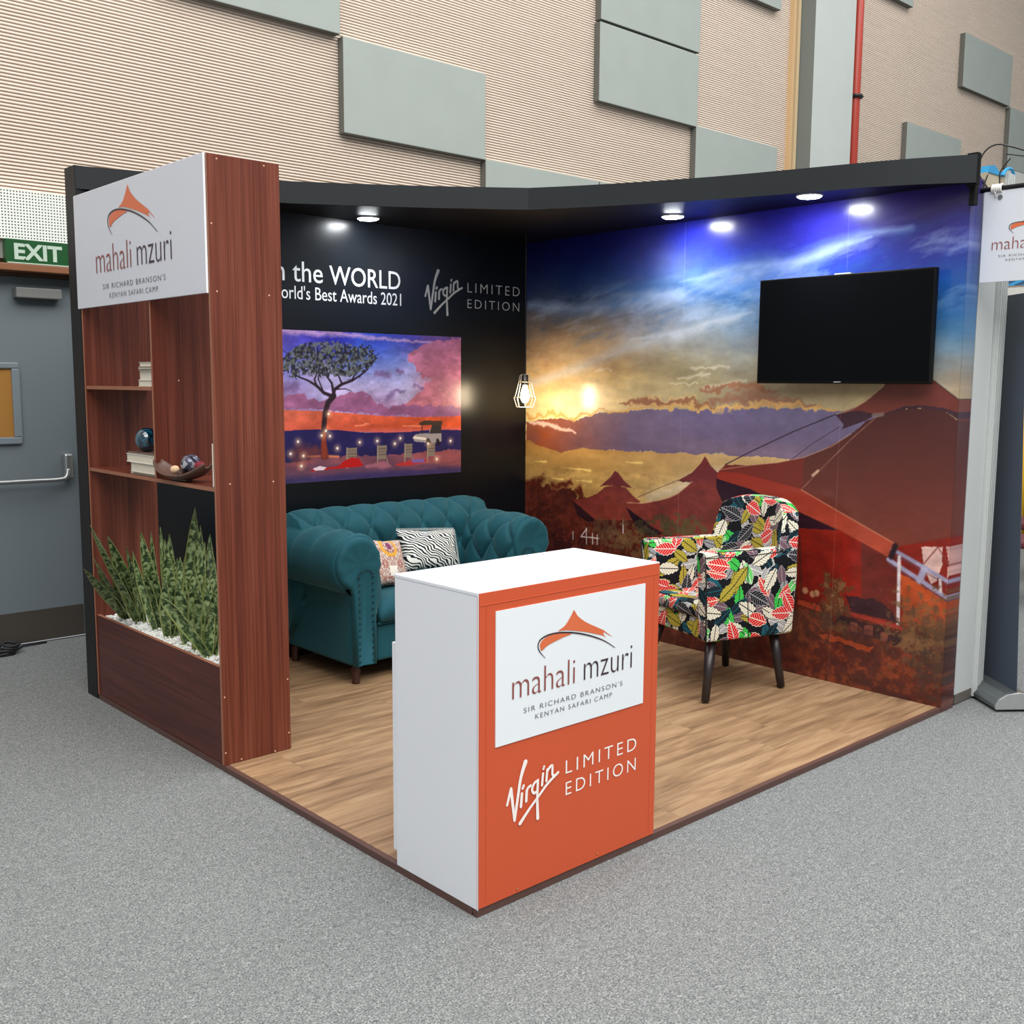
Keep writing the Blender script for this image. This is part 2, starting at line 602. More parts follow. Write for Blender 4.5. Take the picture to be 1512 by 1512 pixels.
# curved canopy along both walls
M_fascia = mat('canopy_charcoal', (33, 37, 40), 0.6, spec=0.25, scale=6)
canopy = thing('booth_canopy', 'charcoal curved canopy running along the top of both printed walls', 'canopy', (0, 0, 0))
left = [(0.0, 2.95), (0.45, 2.82), (0.87, 2.645), (1.457, 2.28), (1.97, 1.895)]
right = [(1.97, 1.895), (2.16, 1.58), (2.437, 1.02), (2.72, 0.27), (2.935, -0.05)]
ZT, ZB = 2.62, 2.508
for seg in (left, right):
    pts = [(p.x, p.y) for p in catmull([(a, b, 0) for a, b in seg], 5)]
    f = MB()
    n = len(pts)
    th = 0.016
    vs = []
    for i, (x, y) in enumerate(pts):
        x0, y0 = pts[max(i - 1, 0)]
        x1, y1 = pts[min(i + 1, n - 1)]
        d = Vector((x1 - x0, y1 - y0)).normalized()
        nx, ny = (-d.y * -1, d.x * -1) if False else (d.y, -d.x)
        # inner side is towards the wall corner
        if (nx * (3 - x) + ny * (3 - y)) < 0:
            nx, ny = -nx, -ny
        k = i / (n - 1)
        zt, zb = (2.612, 2.506) if seg is left else (2.62 + 0.022 * k ** 3, ZB + 0.008 * k)
        if seg is left:
            zt, zb = 2.612 + 0.008 * k, 2.506 + 0.002 * k
        vs += [(x, y, zb), (x, y, zt), (x + nx * th, y + ny * th, zt), (x + nx * th, y + ny * th, zb)]
    fs = []
    for i in range(n - 1):
        for k in range(4):
            k2 = (k + 1) % 4
            fs.append((4 * i + k, 4 * i + k2, 4 * i + 4 + k2, 4 * i + 4 + k))
    fs += [(0, 1, 2, 3), (4 * n - 4, 4 * n - 3, 4 * n - 2, 4 * n - 1)]
    f.add(vs, fs)
    f.build('fascia', M_fascia, canopy)
pl = [(p.x, p.y) for p in catmull([(a, b, 0) for a, b in left], 5)] + [(p.x, p.y) for p in catmull([(a, b, 0) for a, b in right], 5)][1:]
pl = [(a + 0.004, b + 0.004) for a, b in pl]
pl[0] = (0.05, 2.945)
pl[-1] = (2.95, 0.0)
poly = pl + [(2.998, 0.0), (2.998, 2.998), (0.05, 2.998)]
t = NT('canopy_soffit_vinyl')
t.base(C3(12, 12, 16))
t.set(0.45, spec=0.2)
bm = bmesh.new()
top = [bm.verts.new((a, b, 2.545)) for a, b in poly]
bot = [bm.verts.new((a, b, 2.53)) for a, b in poly]
fa = bm.faces.new(bot)
fb = bm.faces.new(top)
for i in range(len(poly)):
    j = (i + 1) % len(poly)
    bm.faces.new((bot[i], bot[j], top[j], top[i]))
bmesh.ops.triangulate(bm, faces=[fa, fb])
bmesh.ops.recalc_face_normals(bm, faces=bm.faces)
me = bpy.data.meshes.new('soffit')
bm.to_mesh(me)
bm.free()
me.materials.append(t.m)
so = bpy.data.objects.new('soffit', me)
COL.objects.link(so)
so.parent = canopy
MB().box(2.972, 3.012, -0.03, -.002, 2.425, 2.655).box(2.938, 2.972, -0.052, 0.0, 2.508, 2.652).build('corner_bracket', mat('bracket_black', (10, 10, 11), 0.6, spec=.2), canopy, bevel=0.003)

# downlights under the canopy
SP = [(2.775, 1.575), (2.75, .695), (1.60, 2.835)]
M_ring = mat('downlight_ring', (200, 204, 206), 0.4)
M_disc = emis('downlight_disc', (0.93, 0.97, 1.0), 170)
spots = [(SP[2][0], SP[2][1], 'round white downlight glowing in the canopy over the black wall'),
         (SP[0][0], SP[0][1], 'round white downlight in the canopy over the mural, nearer the corner'),
         (SP[1][0], SP[1][1], 'round white downlight in the canopy over the mural, nearer the free end')]
for (x, y, lb) in spots:
    d = thing('downlight', lb, 'ceiling light', (x, y, 2.5298), group='canopy downlights')
    MB().lathe([(0.066, 0.0), (0.066, -0.006), (0.060, -0.009), (0.058, -0.008)], 28).build('lamp_ring', M_ring, d, smooth=True)
    MB().lathe([(0.0001, -0.016), (0.03, -0.0155), (0.05, -0.013), (0.059, -0.008), (0.059, -0.004), (0.0001, -0.004)], 28).build('diffuser', M_disc, d)
    l = bpy.data.lights.new('downlight_beam', 'SPOT')
    l.energy = 11
    l.spot_size = 2.5
    l.spot_blend = 1.0
    l.shadow_soft_size = 0.05
    l.color = (0.86, 0.94, 1.0)
    lo = bpy.data.objects.new('downlight_beam', l)
    COL.objects.link(lo)
    lo.parent = d
    lo.location = (0, 0, -0.03)

# ================================================================ printed pictures (flat print, painted as vertex colours in wall coordinates)
def vnoise(shape, cells, seed, octaves=4, stretch=(1, 1), rough=0.55):
    rs = np.random.RandomState(seed)
    H, W = shape
    out = np.zeros(shape)
    amp, tot = 1.0, 0.0
    for o_ in range(octaves):
        ch = max(2, int(cells * 2 ** o_ * stretch[0])) + 1
        cw = max(2, int(cells * 2 ** o_ * stretch[1] * W / H)) + 1
        g = rs.rand(ch + 1, cw + 1)
        yy = np.linspace(0, ch - 1e-3, H)
        xx = np.linspace(0, cw - 1e-3, W)
        yi, xi = yy.astype(int), xx.astype(int)
        fy, fx = yy - yi, xx - xi
        fy, fx = (fy * fy * (3 - 2 * fy))[:, None], (fx * fx * (3 - 2 * fx))[None, :]
        a = g[yi][:, xi]
        b = g[yi][:, xi + 1]
        c = g[yi + 1][:, xi]
        d = g[yi + 1][:, xi + 1]
        out += amp * ((a * (1 - fx) + b * fx) * (1 - fy) + (c * (1 - fx) + d * fx) * fy)
        tot += amp
        amp *= rough
    return out / tot


class Print:
    """u runs left to right as seen, v up; colours in 0..255 display values"""
    def __init__(self, u0, u1, v0, v1, nu, nv):
        self.u = np.linspace(u0, u1, nu)
        self.v = np.linspace(v0, v1, nv)
        self.U, self.V = np.meshgrid(self.u, self.v)
        self.c = np.zeros((nv, nu, 3))

    def field(self, ctrl, sigma=0.12, wu=None, wv=None):
        num = np.zeros_like(self.c)
        den = np.zeros(self.U.shape)
        U = self.U if wu is None else self.U + wu
        V = self.V if wv is None else self.V + wv
        for (a, b, r, g, bl) in ctrl:
            d2 = (U - a) ** 2 * 0.55 + (V - b) ** 2
            w = np.exp(-d2 / (2 * (sigma * 1.1) ** 2)) + 1e-5 / (d2 + .01)
            num += w[..., None] * np.array([r, g, bl])
            den += w
        self.c = num / den[..., None]

    def blend(self, m, col):
        m = np.clip(m, 0, 1)[..., None]
        self.c = self.c * (1 - m) + np.array(col, float) * m

    def inside(self, poly, wu=0, wv=0):
        U, V = self.U + wu, self.V + wv
        ins = np.zeros(U.shape, bool)
        n = len(poly)
        for i in range(n):
            x0, y0 = poly[i][:2]
            x1, y1 = poly[(i + 1) % n][:2]
            if y0 == y1:
                continue
            c = ((y0 > V) != (y1 > V)) & (U < (x1 - x0) * (V - y0) / (y1 - y0) + x0)
            ins ^= c
        return ins.astype(float)

    def poly(self, poly, col, col2=None, wu=0, wv=0, alpha=1.0, tex=0.0, mode='v'):
        m = self.inside(poly, wu, wv)
        if col2 is not None:
            vs = [p[1] for p in poly] if mode == 'v' else [p[0] for p in poly]
            X = self.V if mode == 'v' else self.U
            k = np.clip((X - min(vs)) / (max(vs) - min(vs)), 0, 1)[..., None]
            cc = np.array(col2, float) * (1 - k) + np.array(col, float) * k   # col at the high end
        else:
            cc = np.array(col, float) + np.zeros_like(self.c)
        m = (m * alpha)[..., None]
        self.c = self.c * (1 - m) + cc * m

    def line(self, pts, wd, col, alpha=1.0, soft=0.35, wu=0, wv=0):
        U, V = self.U + wu, self.V + wv
        best = np.full(U.shape, 1e9)
        n = len(pts) - 1
        for i in range(n):
            x0, y0 = pts[i][:2]
            x1, y1 = pts[i + 1][:2]
            dx, dy = x1 - x0, y1 - y0
            L = dx * dx + dy * dy + 1e-12
            t_ = np.clip(((U - x0) * dx + (V - y0) * dy) / L, 0, 1)
            w_ = wd if not isinstance(wd, (list, tuple)) else wd[i] + (wd[i + 1] - wd[i]) * t_
            best = np.minimum(best, np.hypot(U - x0 - t_ * dx, V - y0 - t_ * dy) / (w_ / 2))
        self.blend(np.clip((1 + soft - best) / (2 * soft), 0, 1) * alpha, col)

    def dot(self, a, b, r, col, alpha=1.0, glow=0.0):
        d = np.hypot(self.U - a, self.V - b)
        if glow:
            self.blend(np.exp(-(d / (r * 2.6)) ** 2) * glow, col)
        self.blend(np.clip((r - d) / (r * 0.4), 0, 1) * alpha, (255, 250, 235) if glow else col)

    def mesh(self, name, fn, m, parent=None, w=0.0, gain=1.0):
        nv, nu = self.U.shape
        pts = np.empty((nv * nu, 3), np.float32)
        P = np.array([fn(0, 0, w), fn(1, 0, w), fn(0, 1, w)], float)
        pts[:] = P[0] + self.U.reshape(-1, 1) * (P[1] - P[0]) + self.V.reshape(-1, 1) * (P[2] - P[0])
        me = bpy.data.meshes.new(name)
        nf = (nv - 1) * (nu - 1)
        me.vertices.add(nv * nu)
        me.vertices.foreach_set('co', pts.ravel())
        idx = np.arange(nv * nu).reshape(nv, nu)
        q = np.stack([idx[:-1, :-1], idx[:-1, 1:], idx[1:, 1:], idx[1:, :-1]], -1).reshape(-1, 4)
        me.loops.add(nf * 4)
        me.loops.foreach_set('vertex_index', q.ravel().astype(np.int32))
        me.polygons.add(nf)
        me.polygons.foreach_set('loop_start', np.arange(0, nf * 4, 4, dtype=np.int32))
        me.update(calc_edges=True)
        at = me.color_attributes.new('print', 'FLOAT_COLOR', 'POINT')
        L = np.clip(lin(np.clip(self.c, 0, 255)) * gain, 0, 0.92).reshape(-1, 3)
        at.data.foreach_set('color', np.concatenate([L, np.ones((len(L), 1))], 1).astype(np.float32).ravel())
        me.materials.append(m)
        o = bpy.data.objects.new(name, me)
        COL.objects.link(o)
        if parent:
            o.parent = parent
        return o


def print_mat(name, rough, spec, wave=0.2):
    t = NT(name)
    a = t.n('ShaderNodeAttribute', attribute_name='print')
    t.base(a.outputs['Color'])
    nz = t.noise(t.mapping(t.coord(), (7, 7, 0.5)), 1.0, 2)
    t.bump(nz, wave, 0.004)
    t.set(rough, spec=spec)
    return t.m


# ---------------------------------------------------------------- mural on the right wall, u = -y, v = z
MU = Print(-3.0, 0.0, 0.0, 2.56, 680, 600)
sh = MU.U.shape
nA = vnoise(sh, 5, 1, 5)
nB = vnoise(sh, 6, 2, 5)
nS = vnoise(sh, 4, 3, 5, (3.5, 0.6))
nF = vnoise(sh, 30, 4, 4)
nG = vnoise(sh, 60, 5, 3)
SKY = [(-2.925,2.629,14,14,72),(-2.671,2.603,14,15,82),(-2.371,2.572,16,18,92),(-1.982,2.533,22,24,116),(-1.722,2.468,28,30,140),(-1.431,2.421,38,40,165),(-1.208,2.508,34,30,135),(-0.991,2.449,38,32,150),(-0.71,2.437,45,38,150),(-0.449,2.442,46,34,112),(-0.241,2.466,40,26,90),(-0.012,2.47,42,28,98),(-2.922,2.408,14,18,80),(-2.425,2.369,15,22,96),(-2.03,2.338,20,32,126),(-1.717,2.313,30,48,155),(-1.426,2.29,42,60,175),(-1.156,2.323,46,58,190),(-0.905,2.371,50,52,190),(-0.629,2.361,52,55,180),(-0.375,2.401,50,44,130),(-0.099,2.31,38,36,120),(0.005,2.192,36,44,132),(-2.921,2.289,22,40,92),(-2.542,2.251,22,48,104),(-2.249,2.231,30,66,130),(-1.92,2.222,44,86,160),(-1.615,2.228,78,118,196),(-1.33,2.208,90,130,210),(-1.064,2.19,50,96,200),(-0.816,2.19,40,80,190),(-0.437,2.228,40,62,160),(-0.262,2.246,36,52,145),(-2.855,2.196,62,76,110),(-2.48,2.14,76,92,120),(-2.134,2.122,96,108,136),(-1.812,2.104,130,146,172),(-1.513,2.088,110,146,186),(-1.234,2.073,54,124,190),(-0.05,2.04,22,70,150),(0.015,2.037,30,90,165),(-2.852,2.027,120,112,112),(-2.477,2.012,140,126,116),(-2.13,1.978,150,142,140),(-1.808,1.965,150,152,162),(-1.509,1.954,148,160,178),(-1.228,1.925,130,156,186),(-0.075,1.916,44,110,170),(0.024,1.88,60,130,175),(-2.85,1.871,176,134,94),(-2.535,1.864,182,142,98),(-2.24,1.857,176,150,118),(-1.909,1.828,170,160,142),(-1.504,1.82,164,162,150),(-1.223,1.795,160,164,162),(-0.067,1.772,110,134,158),(0.031,1.771,118,144,165),(-2.848,1.737,198,160,120),(-2.533,1.755,200,182,150),(-2.847,1.624,222,178,112),(-2.531,1.647,216,168,104),(-2.235,1.667,182,150,92),(-1.904,1.666,168,148,100),(-1.498,1.665,166,152,112),(-1.217,1.646,170,160,130),(-0.06,1.661,150,148,146),(0.023,1.629,176,158,130),(-0.022,1.565,196,164,116),(0.047,1.502,190,160,116),(-2.845,1.489,240,214,160),(-2.528,1.494,244,224,176),(-2.348,1.518,240,212,158),(-2.119,1.542,200,172,108),(-1.795,1.545,180,160,112),(-1.495,1.568,172,156,112),(-0.994,1.554,164,150,120),(-0.785,1.539,176,160,126),(-0.549,1.525,176,158,118),(-2.843,1.389,226,190,132),(-2.526,1.406,232,206,162),(-2.23,1.456,206,184,140),(-1.898,1.483,194,176,140)]  # top blue painted darker at the unlit corner, stronger where the downlights fall
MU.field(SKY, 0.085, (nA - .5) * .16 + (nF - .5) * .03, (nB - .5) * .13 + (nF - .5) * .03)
sk = (nS - .5) * 1.0 + (vnoise(sh, 14, 77, 4, (2.2, .7)) - .5) * .8
MU.c *= (1 + sk * .30 * np.clip((2.25 - MU.V) / .3, 0, 1))[..., None]
wA, wB = (nA - .5) * .10, (nB - .5) * .09
fu, fv = (nF - .5) * .07, (nG * .5 + nF * .5 - .5) * .07
streak = vnoise(sh, 6, 9, 5, (3, 0.8))
# diagonal cirrus
MU.line([(-2.985,2.114),(-2.245,2.094),(-1.711,2.13),(-1.284,2.194),(-0.981,2.219),(-0.702,2.284),(-0.479,2.324),(-0.285,2.35)], [.05,.07,.12,.14,.10,.07,.05,.03], (150, 178, 224), 0.6, 1.0, wA * .7, wB * .7 + (streak - .5) * .09)
MU.line([(-1.713,2.177),(-1.331,2.234),(-0.982,2.244),(-0.702,2.29),(-0.479,2.33)], [.01,.04,.04,.04,.01], (176, 200, 236), 0.45, 1.0, wA * .5, wB * .5)
MU.line([(-2.247,2.178),(-1.919,2.174),(-1.514,2.103),(-1.234,2.055)], [.03,.05,.05,.04], (40, 86, 150), 0.5, 1.0, wA, wB * 1.3)
MU.line([(-2.946,1.601),(-2.532,1.69),(-2.071,1.824),(-1.653,1.882),(-1.275,1.964)], [.05,.06,.06,.05,.03], (196, 200, 208), 0.55, 0.9, wA * .3, wB * .3)
MU.line([(-2.072,1.873),(-1.704,1.895),(-1.321,1.973),(-1.187,1.997)], [.01,.03,.03,.01], (205, 210, 216), 0.5, 0.9, wA * .6, wB * .5)
for q in ([(-2.351,1.676),(-2.207,1.688)], [(-1.597,1.685),(-1.334,1.699)], [(-1.695,1.634),(-1.45,1.657)], [(-1.77,1.59),(-1.545,1.603)], [(-1.495,1.58),(-1.216,1.619)]):
    MU.line(q, .012, (216, 204, 176), .7, .9, fu, fv)
c1_ = vnoise(sh, 9, 91, 6, (3.2, .9), rough=.62)
c2_ = vnoise(sh, 7, 92, 6, (3.0, 1.0), rough=.62)
# shear the streaks along the climbing cirrus
row = np.clip((np.arange(sh[1])[None, :] * 0 + np.arange(sh[0])[:, None] - (np.arange(sh[1])[None, :] * .22)).astype(int) % sh[0], 0, sh[0] - 1)
c1_ = c1_[row, np.arange(sh[1])[None, :]]
zone = np.clip((MU.V - 1.72 - (MU.U + 3) * .05) / .2, 0, 1) * np.clip((2.16 + (MU.U + 3) * .10 - MU.V) / .12, 0, 1)
MU.blend(zone * np.clip((c1_ - .5) * 5, 0, 1) * .45, (176, 192, 220))
MU.blend(zone * np.clip((.46 - c1_) * 5, 0, 1) * .35, (40, 90, 150))
zone = np.clip((MU.V - 1.48) / .1, 0, 1) * np.clip((1.9 - MU.V) / .15, 0, 1)
MU.blend(zone * np.clip((c2_ - .52) * 5, 0, 1) * .30, (214, 200, 170))
MU.blend(zone * np.clip((.46 - c2_) * 5, 0, 1) * .25, (140, 110, 84))
# purple cloud bank with ragged golden edge
BANK = [(-3.003,1.338),(-2.714,1.365),(-2.513,1.362),(-2.345,1.402),(-2.178,1.427),(-1.834,1.444),(-1.569,1.446),(-1.251,1.476),(-0.96,1.471),(-0.757,1.464),(-0.603,1.468),(-0.398,1.493),(-0.381,1.187),(-0.948,1.203),(-1.24,1.198),(-1.727,1.188),(-2.224,1.179),(-2.467,1.184),(-2.646,1.143),(-3.002,1.199)]
MU.poly(BANK, (108, 100, 134), (104, 88, 112), fu * .8, fv * .8)
MU.blend(MU.inside(BANK, fu * .8, fv * .8) * np.clip((nS - .5) * 3, -0, 1) * .5, (140, 116, 130))
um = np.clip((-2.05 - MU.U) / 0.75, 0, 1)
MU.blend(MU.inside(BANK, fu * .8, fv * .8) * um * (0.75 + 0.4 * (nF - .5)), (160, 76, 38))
MU.line([(-3.004,1.375),(-2.778,1.391),(-2.526,1.375),(-2.316,1.42),(-2.116,1.441),(-1.834,1.456),(-1.569,1.457),(-1.252,1.487),(-0.961,1.485),(-0.758,1.475),(-0.623,1.468)], [.025,.025,.02,.015,.012,.012,.01,.01,.012,.015,.006], (216, 160, 84), .8, .8, fu * 1.3, fv * 1.6)
MU.line([(-2.963,1.34),(-2.713,1.311),(-2.524,1.283)], [.02,.03,.012], (240, 200, 184), .9, .5, fu * .6, fv * .7)
for c, a, wd, col in (([(-2.128,1.483),(-1.952,1.494),(-1.767,1.481),(-1.59,1.493),(-1.396,1.481)], .9, [.01,.035,.03,.03,.01], (150, 96, 66)),
                      ([(-1.519,1.572),(-1.306,1.577),(-1.125,1.564),(-0.994,1.561)], .9, [.01,.04,.04,.01], (156, 104, 76)),
                      ([(-1.444,1.511),(-1.167,1.522),(-0.949,1.511),(-0.782,1.482)], .9, [.02,.05,.05,.02], (150, 106, 84)),
                      ([(-2.061,1.468),(-1.741,1.462),(-1.395,1.469),(-1.078,1.502),(-0.864,1.487),(-0.761,1.461)], .8, [.01,.02,.02,.02,.02,.01], (214, 170, 104)),
                      ([(-1.98,1.51),(-1.742,1.506),(-1.542,1.517)], .7, [.006,.012,.006], (222, 184, 120))):
    MU.line(c, wd, col, a, .7, fu * 1.3, fv * 1.8)
# golden band over the horizon
GB = [(-3.002,1.209),(-2.646,1.143),(-2.467,1.184),(-2.224,1.179),(-1.727,1.188),(-1.24,1.198),(-0.948,1.203),(-0.381,1.187),(-0.369,0.947),(-2.996,0.693)]
m = MU.inside(GB, fu * .4, fv * .5)
k = np.clip((MU.V - 1.0) / 0.25, 0, 1)[..., None]
gold = np.array((176, 138, 78.)) * (1 - k) + np.array((172, 122, 62.)) * k
gold = gold + ((nS - .5) * 90)[..., None] * np.array((1, .9, .6))
ku = np.clip((MU.U + 2.3) / 0.9, 0, 1)[..., None]
gold = gold * (1 - .6 * ku) + (np.array((190, 164, 122.)) + ((nS - .5) * 50)[..., None]) * .6 * ku
MU.c = MU.c * (1 - m[..., None]) + gold * m[..., None]
MU.line([(-1.882,0.906),(-1.674,0.976),(-1.477,1.079),(-1.197,1.136)], [.06,.07,.06,.02], (206, 190, 164), .7, 1.0)
for c in ([(-2.626,1.046),(-2.385,1.039)], [(-2.518,0.963),(-2.378,0.969)], [(-2.739,0.966),(-2.631,0.969)], [(-2.08,1.114),(-1.953,1.113)], [(-2.906,1.07),(-2.8,1.071)]):
    MU.line(c, [.004, .014, .004], (240, 206, 120), .9, .7, fu * .3, fv * .3)
# treeline and savannah
GR = [(-2.999,0.938),(-2.837,0.931),(-2.738,0.893),(-2.61,0.903),(-2.516,0.861),(-2.393,0.831),(-2.215,0.812),(-1.879,0.801),(-1.368,0.732),(0.118,0.865),(0.17,0.016),(-2.986,-0.218)]
GR[-2] = (0.2, -0.1)
GR[-1] = (-3.1, -0.1)
GR[-3] = (0.2, GR[-3][1])
GR[-4] = (0.2, GR[-4][1])
MU.poly(GR, (88, 38, 28), (84, 32, 24), fu * 1.2, fv * 1.4)
nH = vnoise(sh, 75, 88, 3, rough=.7)
gm = MU.inside(GR, fu * 1.2, fv * 1.4)
MU.blend(gm * np.clip((nA - .48) * 5, 0, 1) * .55, (58, 26, 26))
MU.blend(gm * np.clip((nH - .55) * 6, 0, 1) * .45, (124, 60, 40))
MU.blend(gm * np.clip((.42 - nH) * 6, 0, 1) * .45, (48, 24, 26))
for c, wd in (([(-2.998,0.924),(-2.837,0.949)], .05), ([(-2.739,0.915),(-2.592,0.931)], .045), ([(-2.529,0.882),(-2.48,0.904)], .05), ([(-2.48,0.913),(-2.442,0.858)], .04)):
    MU.line(c, wd, (86, 34, 24), .95, .6, fu * 1.5, fv * 1.6)
# distant tents
T1 = [(-2.259,0.943),(-2.317,0.899),(-2.412,0.861),(-2.547,0.836),(-2.441,0.783),(-2.331,0.722),(-2.167,0.739),(-2.014,0.754),(-2.044,0.819),(-1.957,0.874),(-2.024,0.91),(-2.081,0.953),(-2.167,0.963)]
MU.poly(T1, (112, 48, 42), (124, 52, 42))
MU.poly([(-2.546,0.831),(-2.44,0.778),(-2.331,0.718),(-2.402,0.702),(-2.501,0.741)], (46, 24, 28))
MU.poly([(-2.176,1.054),(-2.208,1.012),(-2.309,0.939),(-2.259,0.952),(-2.166,0.961),(-2.081,0.957),(-2.028,0.955),(-2.093,0.994),(-2.14,1.038)], (104, 44, 46))
MU.line([(-2.098,0.746),(-2.097,0.686)], .006, (190, 170, 150), .8)
T2 = [(-1.569,1.024),(-1.623,0.98),(-1.668,0.948),(-1.734,0.918),(-1.817,0.894),(-1.935,0.867),(-2.073,0.859),(-2.084,0.833),(-1.96,0.777),(-1.849,0.725),(-1.711,0.686),(-1.663,0.658),(-0.748,0.765),(-0.759,1.001),(-1.338,0.952),(-1.38,1.062),(-1.385,1.069)]
MU.poly(T2, (112, 48, 44), (126, 54, 44))
MU.poly([(-2.078,0.833),(-1.96,0.777),(-1.849,0.725),(-1.769,0.696),(-1.875,0.667),(-1.957,0.688),(-2.031,0.765)], (40, 22, 30))
MU.poly([(-1.476,1.185),(-1.504,1.14),(-1.566,1.081),(-1.67,1.029),(-1.634,1.02),(-1.502,1.033),(-1.37,1.055),(-1.371,1.086),(-1.431,1.129)], (108, 46, 48))
MU.line([(-1.99,0.896),(-1.83,0.964),(-1.67,1.029)], .005, (110, 80, 60), .9)
MU.line([(-1.67,1.029),(-1.569,1.024)], .006, (60, 30, 30), .8)
MU.line([(-2.073,0.859),(-1.935,0.867),(-1.817,0.894),(-1.734,0.918),(-1.668,0.948),(-1.569,1.024)], .006, (196, 150, 120), .6)
# the large tent
MU.poly([(-1.381,1.085),(-1.151,1.139),(-0.81,1.207),(-0.551,1.344),(-0.394,1.425),(0.054,1.439),(0.095,0.765),(-1.175,0.598)], (110, 46, 38))
BODY = [(-0.472,1.418),(-0.511,1.381),(-0.549,1.351),(-0.66,1.28),(-0.819,1.214),(-0.986,1.175),(-1.161,1.15),(-1.331,1.143),(-1.377,1.101),(-1.392,1.061),(-1.331,1.019),(-1.155,0.994),(-0.828,0.958),(-0.596,0.847),(-0.279,0.778),(-0.199,0.818),(0.058,0.901),(0.087,0.904),(0.06,1.35),(0.013,1.425),(-0.063,1.477),(-0.171,1.488),(-0.272,1.482),(-0.385,1.449)]
MU.poly(BODY, (72, 38, 38), (116, 56, 44))
MU.blend(MU.inside(BODY) * np.clip((nA - .45) * 2, 0, 1) * .25, (104, 50, 44))
MU.poly([(-0.819,1.214),(-0.986,1.175),(-1.161,1.15),(-1.331,1.143),(-1.377,1.101),(-1.241,1.095),(-1.059,1.051),(-0.831,1.038)], (124, 44, 36), None, 0, 0, .6)
MU.poly([(-1.392,1.061),(-1.387,0.999),(-1.347,0.931),(-1.23,0.825),(-1.089,0.725),(-0.832,0.792),(-0.595,0.84),(-0.838,0.917),(-1.156,1.04)], (44, 22, 34))
MU.poly([(-1.377,1.101),(-1.392,1.061),(-1.308,1.044),(-1.155,1.017),(-0.838,0.917),(-0.596,0.847),(-0.317,0.738),(-0.281,0.808),(-0.517,0.905),(-0.831,1.042),(-1.06,1.077),(-1.241,1.102)], (142, 48, 36), (168, 72, 52))
MU.line([(-0.831,1.038),(-0.556,0.922),(-0.281,0.808)], .006, (190, 120, 90), .8)
MU.line([(-0.831,1.038),(-0.745,1.128),(-0.557,1.316),(-0.413,1.442)], .005, (170, 120, 100), .6)
MU.line([(-0.765,1.12),(-0.734,1.147)], .014, (216, 180, 150), .8)
MU.poly([(-0.647,1.446),(-0.597,1.395),(-0.606,1.37),(-0.472,1.42),(-0.425,1.448),(-0.385,1.449),(-0.254,1.486),(-0.171,1.488),(-0.063,1.477),(0.013,1.431),(0.056,1.458),(0.031,1.502),(-0.399,1.51),(-0.517,1.491)], (62, 38, 50))
CAP = [(-0.647,1.446),(-0.555,1.473),(-0.477,1.519),(-0.383,1.596),(-0.329,1.678),(-0.287,1.76),(-0.228,1.759),(-0.131,1.624),(-0.055,1.571),(0.007,1.527),(0.041,1.489),(0.058,1.458),(0.03,1.464),(-0.063,1.49),(-0.172,1.504),(-0.272,1.496),(-0.385,1.453),(-0.433,1.455),(-0.516,1.47)]
MU.poly(CAP, (96, 48, 44), (112, 54, 46))
MU.line([(-0.647,1.446),(-0.555,1.473),(-0.477,1.519),(-0.383,1.596)], .005, (214, 176, 140), .5)
MU.line([(-0.131,1.624),(0.007,1.527),(0.058,1.461)], .006, (40, 24, 30), .7)
MU.line([(-0.432,1.448),(-0.385,1.453)], .02, (130, 110, 104), .8)
MU.poly([(0.013,1.431),(0.056,1.458),(0.063,1.35)], (178, 160, 140))
MU.line([(-1.331,1.143),(-1.155,1.229),(-0.9,1.345),(-0.647,1.446)], .007, (58, 44, 60), .95)
MU.line([(-0.901,1.195),(-0.773,1.289),(-0.619,1.384)], .005, (70, 56, 76), .9)
MU.line([(-1.377,1.109),(-1.161,1.15),(-0.986,1.175),(-0.819,1.214),(-0.66,1.28),(-0.551,1.351)], .005, (214, 170, 140), .5)
# interior under the fly
IN = [(-0.842,0.828),(-0.595,0.843),(-0.317,0.738),(-0.252,0.802),(0.087,0.894),(0.11,0.52),(0.009,0.503),(-0.229,0.394),(-0.493,0.437),(-0.825,0.439)]
MU.poly(IN, (132, 32, 22), (112, 28, 22))
MU.poly([(-0.473,0.796),(-0.317,0.738),(-0.263,0.745),(-0.247,0.46),(-0.457,0.479)], (96, 34, 30))
MU.poly([(-0.591,0.833),(-0.465,0.79),(-0.449,0.473),(-0.573,0.478)], (126, 28, 20))
MU.poly([(-0.143,0.811),(-0.037,0.821),(-0.035,0.731),(-0.058,0.651),(-0.084,0.633),(-0.126,0.709)], (206, 168, 160))
MU.poly([(-0.021,0.829),(0.032,0.829),(0.022,0.722),(-0.008,0.668),(-0.003,0.752)], (196, 150, 144))
MU.line([(-0.137,0.714),(-0.061,0.818)], .008, (120, 60, 60), .7)
MU.line([(-0.061,0.818),(0.023,0.705)], .008, (120, 60, 60), .7)
MU.poly([(-0.244,0.658),(-0.1,0.611),(0.06,0.535),(0.065,0.446),(-0.211,0.397)], (182, 76, 34), (140, 58, 34), fu * .8, fv * .8)
MU.line([(-0.294,0.779),(-0.123,0.709),(0.017,0.648),(0.106,0.589)], .020, (150, 146, 176))
MU.line([(-0.313,0.725),(-0.144,0.645),(0.004,0.573),(0.11,0.523)], .022, (154, 150, 180))
MU.line([(-0.293,0.759),(-0.122,0.689),(0.018,0.628)], .005, (80, 72, 96), .8)
MU.line([(-0.311,0.704),(-0.143,0.625),(0.006,0.553)], .005, (80, 72, 96), .8)
MU.line([(-0.123,0.702),(-0.144,0.642)], .035, (164, 160, 188))
MU.line([(-0.041,0.66),(-0.034,0.6)], .014, (206, 190, 190))
MU.line([(0.034,0.684),(0.021,0.575)], .012, (224, 190, 170))
